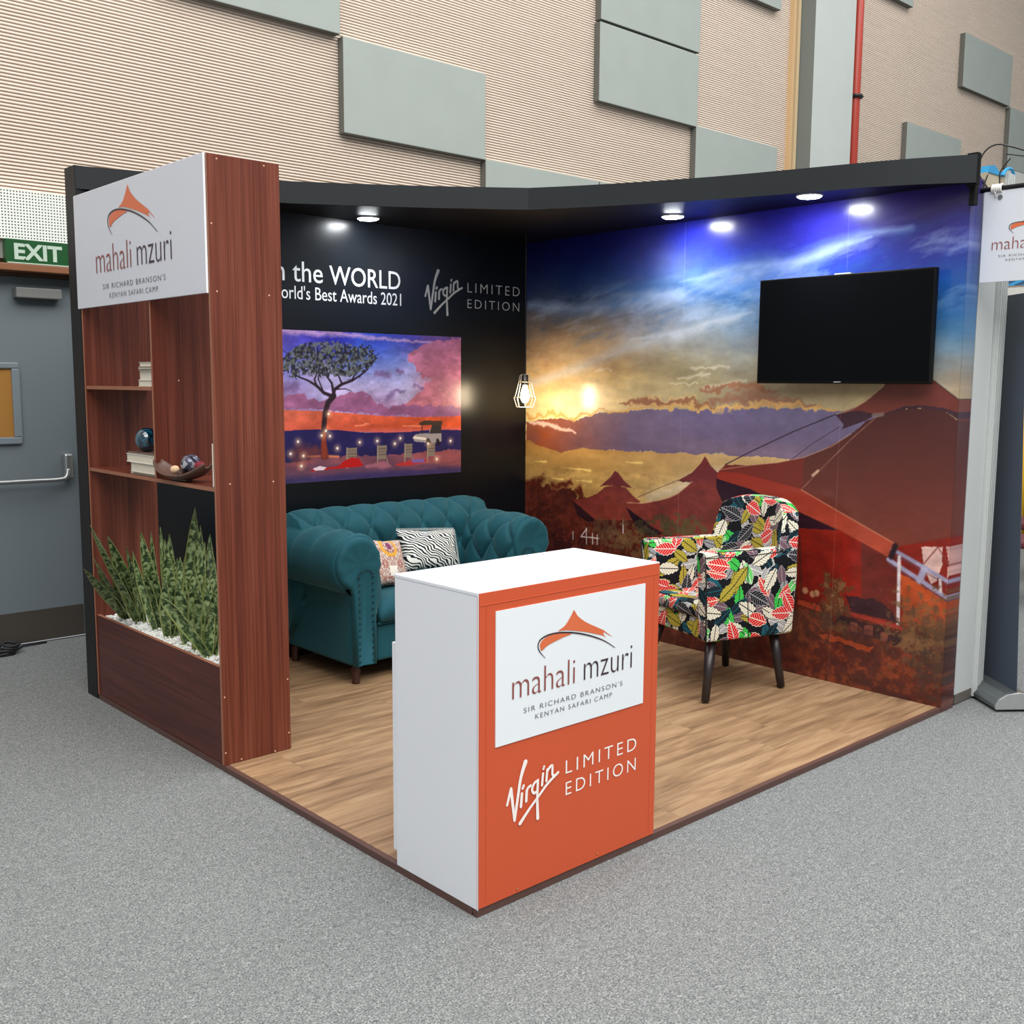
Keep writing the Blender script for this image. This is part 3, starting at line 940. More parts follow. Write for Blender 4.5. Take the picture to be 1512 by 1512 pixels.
MU.line([(-0.28,0.798),(-0.299,0.741)], .03, (40, 26, 32))
MU.line([(-0.256,0.746),(-0.244,0.395)], .018, (208, 196, 200))
MU.line([(-0.832,0.784),(-0.8,0.443)], .018, (92, 34, 26))
MU.poly([(-0.555,0.499),(-0.383,0.512),(-0.269,0.457),(-0.23,0.411),(-0.492,0.419)], (50, 26, 36), None, fu * .6, fv * .6)
MU.poly([(-0.825,0.439),(-0.691,0.43),(-0.673,0.392),(-0.823,0.413)], (158, 60, 38))
MU.line([(-0.511,0.412),(-0.339,0.399),(-0.175,0.379)], .022, (142, 46, 38))
MU.poly([(-0.601,0.401),(-0.338,0.374),(-0.147,0.339),(-0.223,0.29),(-0.565,0.316)], (40, 26, 34), None, fu * .6, fv * .6, .85)
for c in [(-0.484,0.345),(-0.4,0.345),(-0.317,0.325)]:
    MU.poly([(c[0] - .02, c[1] - .025), (c[0] + .02, c[1] - .025), (c[0] + .02, c[1] + .025), (c[0] - .02, c[1] + .025)], (122, 66, 54), None, fu * .3, fv * .3, .8)
for c in [(-0.781,0.494),(-0.735,0.482),(-0.711,0.49)]:
    MU.dot(c[0], c[1], .022, (196, 150, 110), .8)
# foreground soil patches and bushes
m1 = MU.inside([(-0.813,0.365),(0.121,0.34),(0.141,0.016),(-0.796,0.009)], fu, fv)
MU.blend(m1 * np.clip((nF * .5 + nH * .5 - .5) * 6, 0, 1) * .55, (138, 62, 34))
MU.blend(m1 * np.clip((.46 - nB * .6 - nH * .4) * 7, 0, 1) * .6, (66, 34, 36))
MU.blend(MU.inside([(-0.684,0.276),(-0.369,0.262),(-0.387,0.233),(-0.662,0.243)], fu, fv) * .8, (166, 66, 34))


def bush(c, r, col, dens, seed, vs=1.0):
    mm = np.exp(-(((MU.U - c[0]) / r) ** 2 + ((MU.V - c[1]) / (r * vs)) ** 2) * 1.2)
    nn = vnoise(sh, 80, seed, 3, rough=.75)
    MU.blend(np.clip((mm * 1.6 + (nn - .5) * 3.2 - 1.0 + dens) * 3, 0, 1) * np.clip((mm - .12) * 6, 0, 1) * .7, col)


for i, (c, r, col, dn, vs) in enumerate([([(-0.604,0.455)][0], .12, (84, 62, 40), .15, 1.5), ([(-0.614,0.49)][0], .10, (124, 92, 60), -.1, 1.4),
                                         ([(-0.666,0.335)][0], .10, (60, 40, 34), -.1, 1.5), ([(-0.072,0.422)][0], .28, (106, 78, 50), .1, .7),
                                         ([(-0.031,0.31)][0], .28, (82, 58, 44), .1, .8), ([(-0.153,0.321)][0], .16, (120, 84, 54), -.1, .6), ([(0.027,0.186)][0], .22, (58, 40, 38), -.05, 1.0),
                                         ([(-2.211,0.638)][0], .22, (98, 70, 50), .1, .6), ([(-2.038,0.615)][0], .25, (112, 86, 56), -.05, .6), ([(-1.744,0.752)][0], .12, (70, 72, 44), .1, .8),
                                         ([(-1.564,0.743)][0], .14, (84, 86, 50), 0, .8), ([(-1.876,0.697)][0], .15, (66, 60, 40), .1, .7), ([(-2.833,0.616)][0], .2, (60, 28, 26), .1, 1.2), ([(-2.572,0.484)][0], .25, (48, 24, 28), .1, .6)]):
    bush(c, r, col, dn, 50 + i, vs)
for c in ([(-2.461,0.601),(-2.304,0.606)], [(-2.414,0.66),(-2.412,0.558)], [(-2.461,0.601),(-2.414,0.656)], [(-2.359,0.631),(-2.357,0.564)], [(-2.317,0.627),(-2.315,0.565)], [(-2.536,0.625),(-2.535,0.575)], [(-2.098,0.716),(-2.096,0.664)]):
    MU.line(c, .008, (204, 190, 186), .9)
# photographic grain of the print
gr = vnoise(sh, 26, 61, 5, (1.5, 1), rough=.7) - .5
MU.c *= (1 + gr * np.where(MU.V < 1.05, .55, .22) * np.where(MU.inside(BODY) > .5, .35, 1.0))[..., None]
# seams of the vinyl
for px_ in (-1.66, -0.62):
    MU.line([(px_, 0), (px_, 2.56)], .003, (200, 180, 170), .25)
# fine cirrus texture over the upper sky
M_mural = print_mat('mural_print', 0.23, 0.55, 0.2)
mw = MB().box(3.0006, 3.13, 0.0, 2.9995, 0, 2.56).build('wall_right', mat('wall_core', (70, 62, 70), 0.7))
tag(mw, kind='structure')
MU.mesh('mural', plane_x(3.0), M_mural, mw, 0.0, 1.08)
# the print wraps round the free end of the wall
ED = Print(3.0, 3.13, 0, 2.56, 12, 500)
for j in range(12):
    ED.c[:, j] = MU.c[np.linspace(0, 599, 500).astype(int), 679] * 1.0
ED.c += (np.array((110, 112, 128.)) - ED.c) * np.linspace(0, .22, 12)[None, :, None]
ED.mesh('mural_return', plane_y(0.0), M_mural, mw, 0.001, .95)

# ---------------------------------------------------------------- acacia picture on the black wall, u = x, v = z
PU = Print(0.62, 2.422, 1.02, 1.888, 520, 270)
sh = PU.U.shape
qA = vnoise(sh, 5, 21, 5)
qB = vnoise(sh, 5, 22, 5)
qF = vnoise(sh, 26, 23, 4)
qS = vnoise(sh, 5, 24, 4, (3, .6))
gu, gv = (qF - .5) * .03, (qF - .5) * .03
PU.field([(1.123,1.874,120,96,160),(1.227,1.87,52,44,150),(1.497,1.849,44,44,160),(1.785,1.826,44,62,180),(1.987,1.832,60,50,160),(2.199,1.851,96,70,150),(2.363,1.856,110,80,150),(1.16,1.8,66,66,190),(1.686,1.755,60,100,200),(1.935,1.748,80,120,210),(1.136,1.687,110,120,200),(1.783,1.677,128,132,204),(1.986,1.679,160,156,206),(2.198,1.724,150,110,150),(2.363,1.706,176,110,136),(1.133,1.573,150,140,200),(1.4,1.574,170,160,206),(1.782,1.575,178,170,208),(1.985,1.576,184,176,212),(2.198,1.597,176,120,150),(2.363,1.533,190,110,110),(1.131,1.498,150,110,150),(1.586,1.515,170,160,200),(1.781,1.453,150,110,150),(2.197,1.448,160,100,130),(2.363,1.447,190,100,90)], .06, (qA - .5) * .08, (qB - .5) * .06)
PU.line([(1.115,1.881),(1.498,1.876),(1.785,1.858),(2.199,1.846)], [.03, .03, .02, .01], (190, 150, 190), .8, .8, gu, gv)
PU.poly([(1.987,1.762),(2.118,1.827),(2.226,1.86),(2.431,1.879),(2.431,1.359),(2.197,1.414),(1.984,1.426),(1.964,1.459),(2.037,1.509),(2.117,1.551),(2.101,1.576),(2.198,1.61),(2.117,1.635),(2.049,1.701)], (164, 100, 140), (186, 106, 116), gu * 1.6, gv * 1.8)
PU.poly([(1.105,1.498),(1.175,1.528),(1.241,1.543),(1.307,1.497),(1.353,1.488),(1.444,1.496),(1.515,1.527),(1.586,1.543),(1.659,1.535),(1.722,1.518),(1.761,1.461),(1.856,1.444),(1.984,1.459),(2.431,1.446),(2.431,1.367),(1.78,1.4),(1.397,1.433),(1.104,1.445)], (150, 92, 128), (138, 84, 124), gu * 1.2, gv * 1.5)
for c, wd in (([(1.763,1.648),(1.853,1.641)], .035), ([(1.904,1.662),(1.955,1.654)], .02), ([(1.841,1.501),(1.882,1.534)], .035), ([(1.898,1.551),(1.964,1.542)], .018), ([(1.107,1.562),(1.211,1.566)], .04), ([(2.038,1.576),(2.117,1.567)], .02)):
    PU.line(c, wd, (118, 92, 140), .85, .6, gu * 1.5, gv * 1.5)
PU.poly([(0.5, 1.49)] + [(1.104,1.441),(1.397,1.429),(1.78,1.396),(2.089,1.382),(2.431,1.385),(2.431,1.284),(1.983,1.283),(1.68,1.3),(1.101,1.323)] + [(0.5, 1.29)], (214, 110, 84), (196, 82, 62))
m = PU.inside([(0.5, 1.49)] + [(1.104,1.441),(1.397,1.429),(1.78,1.396),(2.089,1.382),(2.431,1.385),(2.431,1.284),(1.983,1.283),(1.68,1.3),(1.101,1.323)] + [(0.5, 1.29)])
PU.blend(m * np.clip((PU.U - 1.1) / 1.2, 0, 1) * .8, (200, 74, 32))
PU.blend(m * np.clip((1.325 - PU.V) / .035, 0, 1) * .5, (214, 120, 150))
for c in ([(1.607,1.338),(1.68,1.344)], [(1.957,1.33),(2.099,1.327)], [(1.671,1.353),(1.705,1.348)]):
    PU.line(c, .008, (246, 150, 110), .8, .7)
PU.poly([(0.5, 1.31)] + [(1.101,1.323),(1.349,1.324),(1.488,1.317),(1.68,1.296),(1.983,1.292),(2.196,1.303),(2.431,1.293),(2.431,0.917),(1.091,0.924)] + [(0.5, 0.9)], (34, 30, 84), (30, 28, 66))
PU.poly([(0.5, 1.17)] + [(1.096,1.139),(1.346,1.151),(1.581,1.165),(1.777,1.157),(2.088,1.161),(2.431,1.165),(2.431,0.917),(1.091,0.924)] + [(0.5, .9)], (96, 66, 86), (60, 48, 84), gu, gv * 1.2)
m = PU.inside([(0.5, 1.17)] + [(1.096,1.139),(1.346,1.159),(1.581,1.165),(1.777,1.157),(2.088,1.161),(2.431,1.165),(2.431,1.041),(1.094,1.047)] + [(0.5, 1.05)], gu, gv)
PU.blend(m * (.2 + np.clip((qS - .45) * 2, 0, .5)), (160, 78, 76))
PU.blend(np.clip((1.075 - PU.V) / .03, 0, 1) * .75, (52, 46, 92))
PU.line([(1.278,1.17),(1.392,1.169),(1.485,1.161)], .012, (250, 150, 90), .8, .8)
# cloud and ground grain
pz = (vnoise(sh, 10, 41, 6, (1.6, 1), rough=.65) - .5)
PU.c *= (1 + pz * .55 * np.where(PU.V > 1.33, 1.0, .7))[..., None]
PU.c += (np.clip((vnoise(sh, 8, 42, 6, (1.4, 1), rough=.62) - .56) * 5, 0, 1) * np.clip((PU.V - 1.42) / .05, 0, 1) * np.clip((1.82 - PU.V) / .05, 0, 1))[..., None] * np.array((34, 22, 26.))
# acacia
TR = (44, 30, 38)
PU.line([(1.388,1.173),(1.384,1.241),(1.386,1.339),(1.397,1.418),(1.416,1.476),(1.459,1.519)], [.052, .036, .032, .034, .034, .032], TR, 1, .25)
PU.line([(1.388,1.173),(1.384,1.241),(1.39,1.3)], [.05, .034, .02], (150, 58, 36), .85, .4)
for c, wd in (([(1.459,1.511),(1.39,1.535),(1.345,1.574),(1.287,1.605),(1.221,1.627),(1.178,1.657)], [.024, .02, .016, .012, .009, .006]), ([(1.345,1.57),(1.328,1.613),(1.356,1.659)], [.014, .010, .006]),
              ([(1.449,1.504),(1.464,1.555),(1.516,1.586),(1.587,1.606),(1.66,1.647),(1.724,1.696)], [.026, .02, .017, .014, .01, .006]), ([(1.454,1.535),(1.446,1.59),(1.401,1.644),(1.356,1.671)], [.018, .014, .01, .006]),
              ([(1.516,1.586),(1.493,1.633),(1.471,1.684)], [.014, .01, .006]), ([(1.587,1.606),(1.612,1.662),(1.685,1.715)], [.012, .009, .006]), ([(1.39,1.535),(1.355,1.613),(1.365,1.652)], [.01, .008, .006]), ([(1.464,1.555),(1.539,1.559),(1.586,1.543)], [.01, .006, .004])):
    PU.line(c, wd, TR, 1, .3)
CR = [(1.109,1.668),(1.119,1.724),(1.163,1.763),(1.207,1.794),(1.27,1.819),(1.35,1.821),(1.405,1.834),(1.497,1.825),(1.591,1.813),(1.687,1.815),(1.745,1.797),(1.769,1.765),(1.764,1.725),(1.724,1.696),(1.699,1.663),(1.636,1.647),(1.564,1.63),(1.47,1.629),(1.355,1.636),(1.266,1.635),(1.204,1.627),(1.152,1.649)]
t1 = vnoise(sh, 52, 31, 3)
t2 = vnoise(sh, 70, 32, 2)
m = PU.inside(CR, (t1 - .5) * .09, (t1 - .5) * .06)
PU.blend(m * np.clip((t1 - .36) * 9, 0, 1) * .96, (54, 56, 60))
PU.blend(m * np.clip((t2 - .52) * 9, 0, 1) * .75, (104, 110, 104))
PU.blend(m * np.clip((.44 - t2) * 9, 0, 1) * .7, (30, 28, 36))
tt_ = random.Random(5)
for i in range(46):
    a0 = 1.12 + tt_.random() * .62 
    b0 = 1.60 + tt_.random() * .17
    PU.line([(a0, b0), (a0 + tt_.uniform(-.05, .05), b0 + tt_.uniform(.01, .05))], [.006, .003], (34, 26, 36), .8, .5)
# camp: vehicle, chairs, rugs, lanterns
PU.poly([(2.03,1.257),(2.057,1.277),(2.115,1.28),(2.164,1.278),(2.164,1.304),(2.262,1.301),(2.262,1.224),(2.174,1.218),(2.046,1.231)], (150, 140, 138))
PU.poly([(2.084,1.348),(2.121,1.36),(2.268,1.357),(2.268,1.332),(2.084,1.331)], (62, 48, 36))
PU.poly([(2.186,1.333),(2.262,1.332),(2.262,1.276),(2.164,1.278)], (48, 42, 44))
PU.line([(2.105,1.335),(2.105,1.28)], .008, (50, 40, 40))
PU.line([(2.046,1.256),(2.131,1.245)], .016, (240, 220, 205), .9)
PU.line([(2.153,1.232),(2.169,1.205)], .03, (26, 22, 30))
PU.line([(2.229,1.233),(2.24,1.211)], .022, (26, 22, 30))
for (a, b, s_) in ((1.58, 1.155, 1.0), (1.80, 1.16, .95), (2.0, 1.165, .8), (2.18, 1.165, .85)):
    PU.poly([(a - .035 * s_, b - .03), (a + .03 * s_, b - .03), (a + .036 * s_, b + .055), (a - .036 * s_, b + .055)], (128, 112, 98))
    for k in range(3):
        PU.line([(a - .03 * s_, b + .0 + k * .018), (a + .03 * s_, b + .0 + k * .018)], .004, (70, 58, 58), .8)
    PU.line([(a - .036 * s_, b + .055), (a - .038 * s_, b - .065)], .008, (150, 134, 116))
    PU.line([(a + .036 * s_, b - .03), (a + .042 * s_, b - .06)], .007, (140, 124, 110))
PU.poly([(1.484,1.105),(1.523,1.135),(1.58,1.153),(1.629,1.143),(1.662,1.096),(1.58,1.092),(1.461,1.09),(1.299,1.083),(1.29,1.091)], (176, 26, 26))
PU.poly([(1.308,1.098),(1.354,1.111),(1.4,1.101),(1.381,1.086),(1.326,1.085)], (226, 206, 214))
PU.line([(1.677,1.088),(1.776,1.099),(1.852,1.087)], [.02, .035, .02], (160, 96, 110), .9, .6, gu, gv)
PU.line([(1.903,1.093),(2.008,1.097),(2.141,1.108)], [.012, .03, .012], (186, 46, 44), .9)
PU.line([(2.034,1.108),(2.114,1.109)], .02, (110, 96, 170), .9)
PU.line([(1.22,1.188),(1.324,1.192)], [.09, .07], (112, 54, 50), .75, .6, gu * 2, gv * 2)
for (a, b) in [(1.163,1.19),(1.247,1.175),(1.232,1.117),(1.371,1.288),(1.4,1.315),(1.427,1.283),(1.42,1.413),(1.477,1.21),(1.635,1.24),(1.763,1.244),(1.894,1.223),(1.213,1.258),(2.153,1.214),(2.335,1.226),(2.223,1.113),(1.936,1.255)]:
    PU.dot(a, b, .0085, (255, 200, 150), 1.0, .55)
M_pic = print_mat('picture_print', 0.27, 0.42, 0.2)
PU.mesh('acacia_print', plane_y(3.0), M_pic, bw, 0.0012, 1.02)

# ---------------------------------------------------------------- lettering on the black wall
M_white = mat('white_vinyl_letters', (236, 240, 242), 0.4)
M_silver = mat('pale_grey_letters', (176, 180, 184), 0.4)
PY3 = plane_y(3.0)
lettering('in the', PY3, 1.055, 1.396, 2.157, 2.27, M_white, bw, offset=0.003)
lettering('WORLD', PY3, 1.441, 1.945, 2.155, 2.263, M_white, bw, offset=0.003)
lettering("World's Best Awards 2021", PY3, 1.035, 1.95, 2.06, 2.136, M_white, bw, offset=0.002)
lettering('LIMITED', PY3, 2.477, 2.933, 2.175, 2.234, M_silver, bw, offset=-0.012, spacing=1.35)
lettering('EDITION', PY3, 2.477, 2.93, 2.075, 2.131, M_silver, bw, offset=-0.012, spacing=1.35)

SCRIPT = [([(.115, .325), (.1305, .372)], [.0085, .0115], 0), ([(.1305, .372), (.146, .268)], [.0115, .010], 0), ([(.146, .268), (.159, .338), (.171, .398), (.19, .443)], [.010, .011, .012, .017], 5),
          ([(.172, .305), (.176, .345)], .0105, 0), ([(.1785, .362), (.1825, .369)], .010, 0),
          ([(.194, .317), (.1955, .350)], .0105, 0), ([(.1955, .345), (.200, .357), (.212, .362)], .009, 3),
          ([(.243, .371), (.228, .366), (.218, .349), (.226, .334), (.242, .338)], .009, 5), ([(.243, .372), (.2405, .318), (.2435, .248)], [.009, .010, .013], 4),
          ([(.2605, .351), (.2645, .387)], .0095, 0), ([(.266, .403), (.2685, .409)], .009, 0),
          ([(.279, .360), (.2825, .396)], .0095, 0), ([(.282, .390), (.293, .401), (.304, .404), (.305, .388), (.306, .374), (.315, .368), (.331, .375)], .0095, 5),
          ([(.167, .253), (.209, .291), (.249, .322), (.284, .350), (.331, .375)], [.013, .010, .009, .010, .009], 4)]


def script_logo(fn, ox, oy, k, m, parent):
    mb = MB()
    for q_, (pts, wd, sm) in enumerate(SCRIPT):
        wd = [w_ * k for w_ in wd] if isinstance(wd, list) else wd * k
        stroke(mb, [(ox + (a - .115) * k, oy + (b - .325) * k) for a, b in pts], wd, fn, 0.0014 + q_ * .0002, sm)
    return mb.build('script_lettering', m, parent, fix=False)


script_logo(PY3, 2.135, 2.13, 1.36, M_silver, bw)

# ================================================================ reception counter at the front corner
M_cwhite = mat('counter_white_laminate', (222, 225, 232), 0.35, spec=0.4, var=0.02, scale=3)
M_orange = mat('orange_print', (196, 82, 48), 0.4, spec=0.35, var=0.03, scale=3)
M_panelwhite = mat('white_print', (224, 229, 232), 0.4, var=0.015, scale=3)
M_logo_or = mat('logo_orange', (210, 104, 62), 0.45)
M_logo_dk = mat('logo_dark', (52, 34, 40), 0.5)
M_txt_br = mat('lettering_brown_red', (138, 72, 66), 0.5)
M_txt_dk = mat('lettering_dark_plum', (58, 40, 52), 0.5)
M_txt_gr = mat('lettering_grey', (92, 94, 104), 0.5)

TENT_A = [(.323, .835), (.352, .846), (.373, .866), (.386, .882), (.393, .892), (.400, .882), (.414, .866), (.449, .843), (.5, .819), (.544, .798), (.575, .776)]
TENT_A2 = [(.556, .785), (.538, .796), (.526, .794), (.544, .775), (.5, .796), (.45, .811), (.4, .823), (.361, .831)]
TENT_B = [(.253, .783), (.247, .793), (.246, .805), (.255, .815), (.274, .823), (.305, .8265), (.342, .824), (.383, .8155), (.352, .811), (.314, .804), (.277, .795)]
TENT_C = [(.268, .758), (.25, .775), (.239, .791), (.238, .807), (.249, .820), (.277, .828), (.314, .829), (.352, .825), (.4, .816), (.45, .802), (.5, .784), (.542, .765), (.588, .737)]


def camp_logo(fn, ox, oy, k, parent, sub=True, ky=1.0):
    """tent mark and two-tone name; design coordinates are those of the counter, anchored at the text's lower left"""
    F = lambda a, b: (ox + (a - .131) * k, oy + (b - .654) * k * ky)
    up_e = [(p.x, p.y) for p in catmull([(a, b, 0) for a, b in TENT_A], 4)]
    lo_e = [(.323, .834), (.361, .831), (.4, .823), (.45, .811), (.5, .796), (.531, .7865)]
    us = [u for u in np.linspace(.323, .531, 40)]
    U_ = np.interp(us, [p[0] for p in up_e], [p[1] for p in up_e])
    L_ = np.interp(us, [p[0] for p in lo_e], [p[1] for p in lo_e])
    tb = MB()
    tb.add([fn(*F(u, v), 0.0013) for u, v in zip(us, U_)] + [fn(*F(u, v), 0.0013) for u, v in zip(us, L_)], [(i, i + 1, 41 + i, 40 + i) for i in range(39)])
    e_ = float(U_[-1])
    tb.add([fn(*F(a, b), 0.0013) for a, b in ((.531, e_), (.552, .7905), (.577, .775), (.556, .785), (.538, .796), (.531, .797))], [(0, 1, 4, 5), (1, 2, 3, 4)])
    tb.add([fn(*F(a, b), 0.0013) for a, b in ((.531, .794), (.534, .788), (.546, .776), (.531, .7865))], [(0, 1, 2, 3)])
    tb.build('logo_tent', M_logo_or, parent, fix=False)
    flat_poly('logo_tent_wing', [F(a, b) for a, b in TENT_B], fn, M_logo_or, parent, 0.0013)
    mb = MB()
    stroke(mb, [F(a, b) for a, b in TENT_C], [.0015 * k, .004 * k, .005 * k, .005 * k, .005 * k, .0045 * k, .002 * k], fn, 0.0018, 5)
    mb.build('logo_swoosh', M_logo_dk, parent, fix=False)
    for s, u0, u1, v0, v1, m, off, sp in (('mahali', .131, .401, .6525, .734, M_txt_br, -0.014, 1.0), ('mzuri', .442, .675, .6535, .731, M_txt_dk, -0.014, 1.0),
                                          ("SIR RICHARD BRANSON'S", .179, .629, .601, .6175, M_txt_gr, -0.008, 1.25), ('KENYAN SAFARI CAMP', .228, .578, .572, .5875, M_txt_gr, -0.008, 1.25)):
        a, b = F(u0, v0)
        c, d = F(u1, v1)
        lettering(s, fn, a, c, b, d, m, parent, 0.0016, off, sp)


ctr = thing('reception_counter', 'white box reception counter with orange printed front at the front corner', 'counter', (0, 0, HP))
cw, cd, ch = 0.816, 0.405, 0.972
MB().box(0.0, cw, 0.0, cd, 0, ch - 0.012, faces={'-y': 1}).build('counter_body', [M_cwhite, M_orange], ctr, bevel=0.0015, bseg=1)
MB().box(-0.001, cw + 0.001, -0.001, cd + 0.001, ch - 0.012, ch).build('counter_top', M_cwhite, ctr, bevel=0.002)
fr = MB().box(0.003, cw - 0.003, -0.004, 0.0, 0.004, ch - 0.003).build('front_print', M_orange, ctr)
MB().box(0.004, cw - 0.004, -0.0055, -0.004, ch - 0.040, ch - 0.0385).box(0.030, 0.0312, -0.0055, -0.004, 0.02, ch - 0.04).box(cw - .032, cw - .030, -0.0055, -0.004, 0.02, ch - 0.04).build('print_crease', mat('orange_crease', (200, 90, 56), 0.35), ctr)
MB().box(0.066, 0.7375, -0.007, -0.004, 0.518 - HP, 0.9325 - HP).build('logo_panel', M_panelwhite, ctr)
MB().box(0.0, 0.0012, -0.004, 0.0, 0, ch).build('corner_edge', M_cwhite, ctr)
PC = lambda u, v, w: (u, -0.007 - w, v - HP)
camp_logo(PC, .131, .654, 1.0, ctr)
PO = lambda u, v, w: (u, -0.0042 - w, v - HP)
M_lw = mat('white_print_letters', (240, 232, 226), 0.4)
script_logo(PO, .115, .325, 1.0, M_lw, ctr)
lettering('LIMITED', PO, .367, .709, .360, .4035, M_lw, ctr, 0.0014, -0.006, 1.35)
lettering('EDITION', PO, .368, .708, .2875, .3315, M_lw, ctr, 0.0014, -0.006, 1.35)
# door leaf on the rear of the counter
MB().box(0.006, 0.40, cd + 0.004, cd + 0.026, 0.045, 0.745).build('rear_door', M_cwhite, ctr, bevel=0.002)
MB().box(0.41, cw - 0.006, cd + 0.004, cd + 0.026, 0.045, 0.745).build('rear_door', M_cwhite, ctr, bevel=0.002)
MB().box(0.02, cw - 0.02, cd, cd + 0.005, 0.03, 0.76).build('rear_frame', M_cwhite, ctr)
M_brass = mat('brass_screw', (190, 160, 110), 0.35, 0.8)
for (sx_, sy_) in ((.16, .018), (.52, .02)):
    MB().ball((sx_, -0.007, sy_), (.003, .002, .003), 8, 4).build('screw', M_brass, ctr)

# ================================================================ open bookcase with planter
t = NT('mahogany_laminate')
co = t.coord()
a1 = t.noise(t.mapping(co, (34, 34, 0.9)), 1.0, 4, 0.6, 0.3)
a2 = t.noise(t.mapping(co, (150, 150, 1.6)), 1.0, 2, 0.5)
mm = t.math('ADD', t.math('MULTIPLY', a1, .6), t.math('MULTIPLY', a2, .4))
t.base(t.ramp(mm, [(.36, C3(82, 36, 25)), (.5, C3(101, 48, 33)), (.62, C3(118, 62, 46))]))
t.bump(a2, .05, .002)
t.set(0.36, spec=0.4)
M_mah = t.m
t = NT('mahogany_horizontal')
co = t.coord()
a1 = t.noise(t.mapping(co, (20, 1.2, 40)), 1.0, 4, 0.6, 0.3)
t.base(t.ramp(a1, [(.36, C3(66, 26, 22)), (.5, C3(76, 31, 26)), (.62, C3(86, 38, 31))]))
t.set(0.36, spec=0.35)
M_mahh = t.m
M_band = mat('laminate_edge_band', (150, 98, 74), 0.5)
BX0, BX1, BY0, BY1, BZ = 0.0, 0.313, 1.602, 2.948, 2.468
bk = thing('open_bookcase', 'tall open reddish brown bookcase with planter, topped by a white sign', 'bookcase', (0, 0, 0))


def board(name, x0, x1, y0, y1, z0, z1, bands=('-x',)):
    return MB().box(x0, x1, y0, y1, z0, z1, faces={b: 1 for b in bands}).build(name, [M_mah, M_band], bk, bevel=0.0008, bseg=1)


board('side_panel', BX0, BX1, BY0, BY0 + .017, HP + .001, BZ, ('-x', '+x'))
board('side_panel', BX0, BX1 + .026, BY1 - .017, BY1, HP + .001, BZ, ('-x', '+x'))
board('top_panel', BX0, BX1, BY0 + .017, BY1 - .017, BZ - .017, BZ)
board('divider', BX0 + .003, BX1, 2.166, 2.183, 1.175, BZ - .017, ('-x', '+x'))
board('shelf', BX0 + .002, BX1, BY0 + .017, BY1 - .017, 1.158, 1.175, ('-x', '+x'))
board('shelf', BX0 + .002, BX1, 2.183, BY1 - .017, 1.556, 1.573, ('-x', '+x'))
board('planter_front', BX0 + .004, BX0 + .021, BY0 + .017, BY1 - .017, HP + .001, 0.437, ('+z',)).data.materials[0] = M_mahh
board('planter_back', BX1 - .017, BX1, BY0 + .017, BY1 - .017, HP + .001, 0.437, ('+z',))
board('planter_base', BX0 + .021, BX1 - .017, BY0 + .017, BY1 - .017, 0.34, 0.357, ())
board('header_panel', BX0 + .004, BX0 + .018, BY0 + .017, BY1 - .017, 1.96, BZ - .018, ())
M_signw = mat('sign_white', (206, 210, 220), 0.5, var=0.015, scale=3)
sg = MB().box(-0.009, -0.001, 1.618, 2.965, 1.940, 2.470).build('sign_panel', M_signw, bk, bevel=0.0015, bseg=1)
MB().box(-0.0095, -0.001, 1.6155, 1.618, 1.940, 2.470).build('sign_edge', mat('sign_edge_white', (238, 240, 244), 0.4), bk)
M_cap = mat('screw_cap_pale', (206, 160, 130), 0.5)
for (a, b) in ((.041, 2.451), (.245, 2.452), (.012, 2.205), (.028, 1.947), (.256, 1.945), (.06, 1.188), (.256, 1.187), (.303, .335), (.304, .098), (.010, .314), (.008, .078), (.078, .035), (.236, .032)):
    MB().lathe([(0.0001, 0.0012), (.0032, .0009), (.0038, 0)], 10).build('screw_cap', M_cap, bk, loc=(a, BY0 - .0002, b)).rotation_euler = (PI / 2, 0, 0)
for q in [(0.072,1.573)]:
    MB().lathe([(0.0001, 0.0012), (.0032, .0009), (.0038, 0)], 10).build('screw_cap', M_cap, bk, loc=(0.12, 2.1658, 1.60)).rotation_euler = (PI / 2, 0, 0)
PS = lambda u, v, w: (-0.0092 - w, -u, v)
camp_logo(PS, -2.712, 2.092, 1.474, bk)

# white pebbles in the planter
rs = random.Random(11)
pb = MB()
for i in range(900):
    x = rs.uniform(.030, .288)
    y = rs.uniform(BY0 + .03, BY1 - .03)
    s_ = rs.uniform(.006, .0125)
    c0 = len(pb.v)
    rx, ry, rz = s_ * rs.uniform(.8, 1.3), s_ * rs.uniform(.8, 1.3), s_ * rs.uniform(.5, .8)
    z0 = .418 + rs.uniform(-.004, .008)
    rot = rs.uniform(0, PI)
    vs = []
    for (r_, h_) in ((.55, .85), (1, .1), (.6, -.8)):
        for k in range(6):
            a = 2 * PI * k / 6 + r_
            q = rs.uniform(.85, 1.1)
            xx, yy = rx * r_ * math.cos(a) * q, ry * r_ * math.sin(a) * q
            vs.append((x + xx * math.cos(rot) - yy * math.sin(rot), y + xx * math.sin(rot) + yy * math.cos(rot), z0 + rz * h_))
    fs = [tuple(range(6))] + [(k, (k + 1) % 6, 6 + (k + 1) % 6, 6 + k) for k in range(6)] + [(6 + k, 6 + (k + 1) % 6, 12 + (k + 1) % 6, 12 + k) for k in range(6)] + [tuple(range(12, 18))]
    pb.add(vs, fs)
pb.box(.0215, .2955, BY0 + .018, BY1 - .018, .358, .414)
tag(pb.build('pebble_bed', mat('white_pebble', (226, 226, 222), 0.6, var=.12, scale=60), smooth=False), 'white pebbles filling the wooden planter around the snake plants', 'pebbles', kind='stuff')

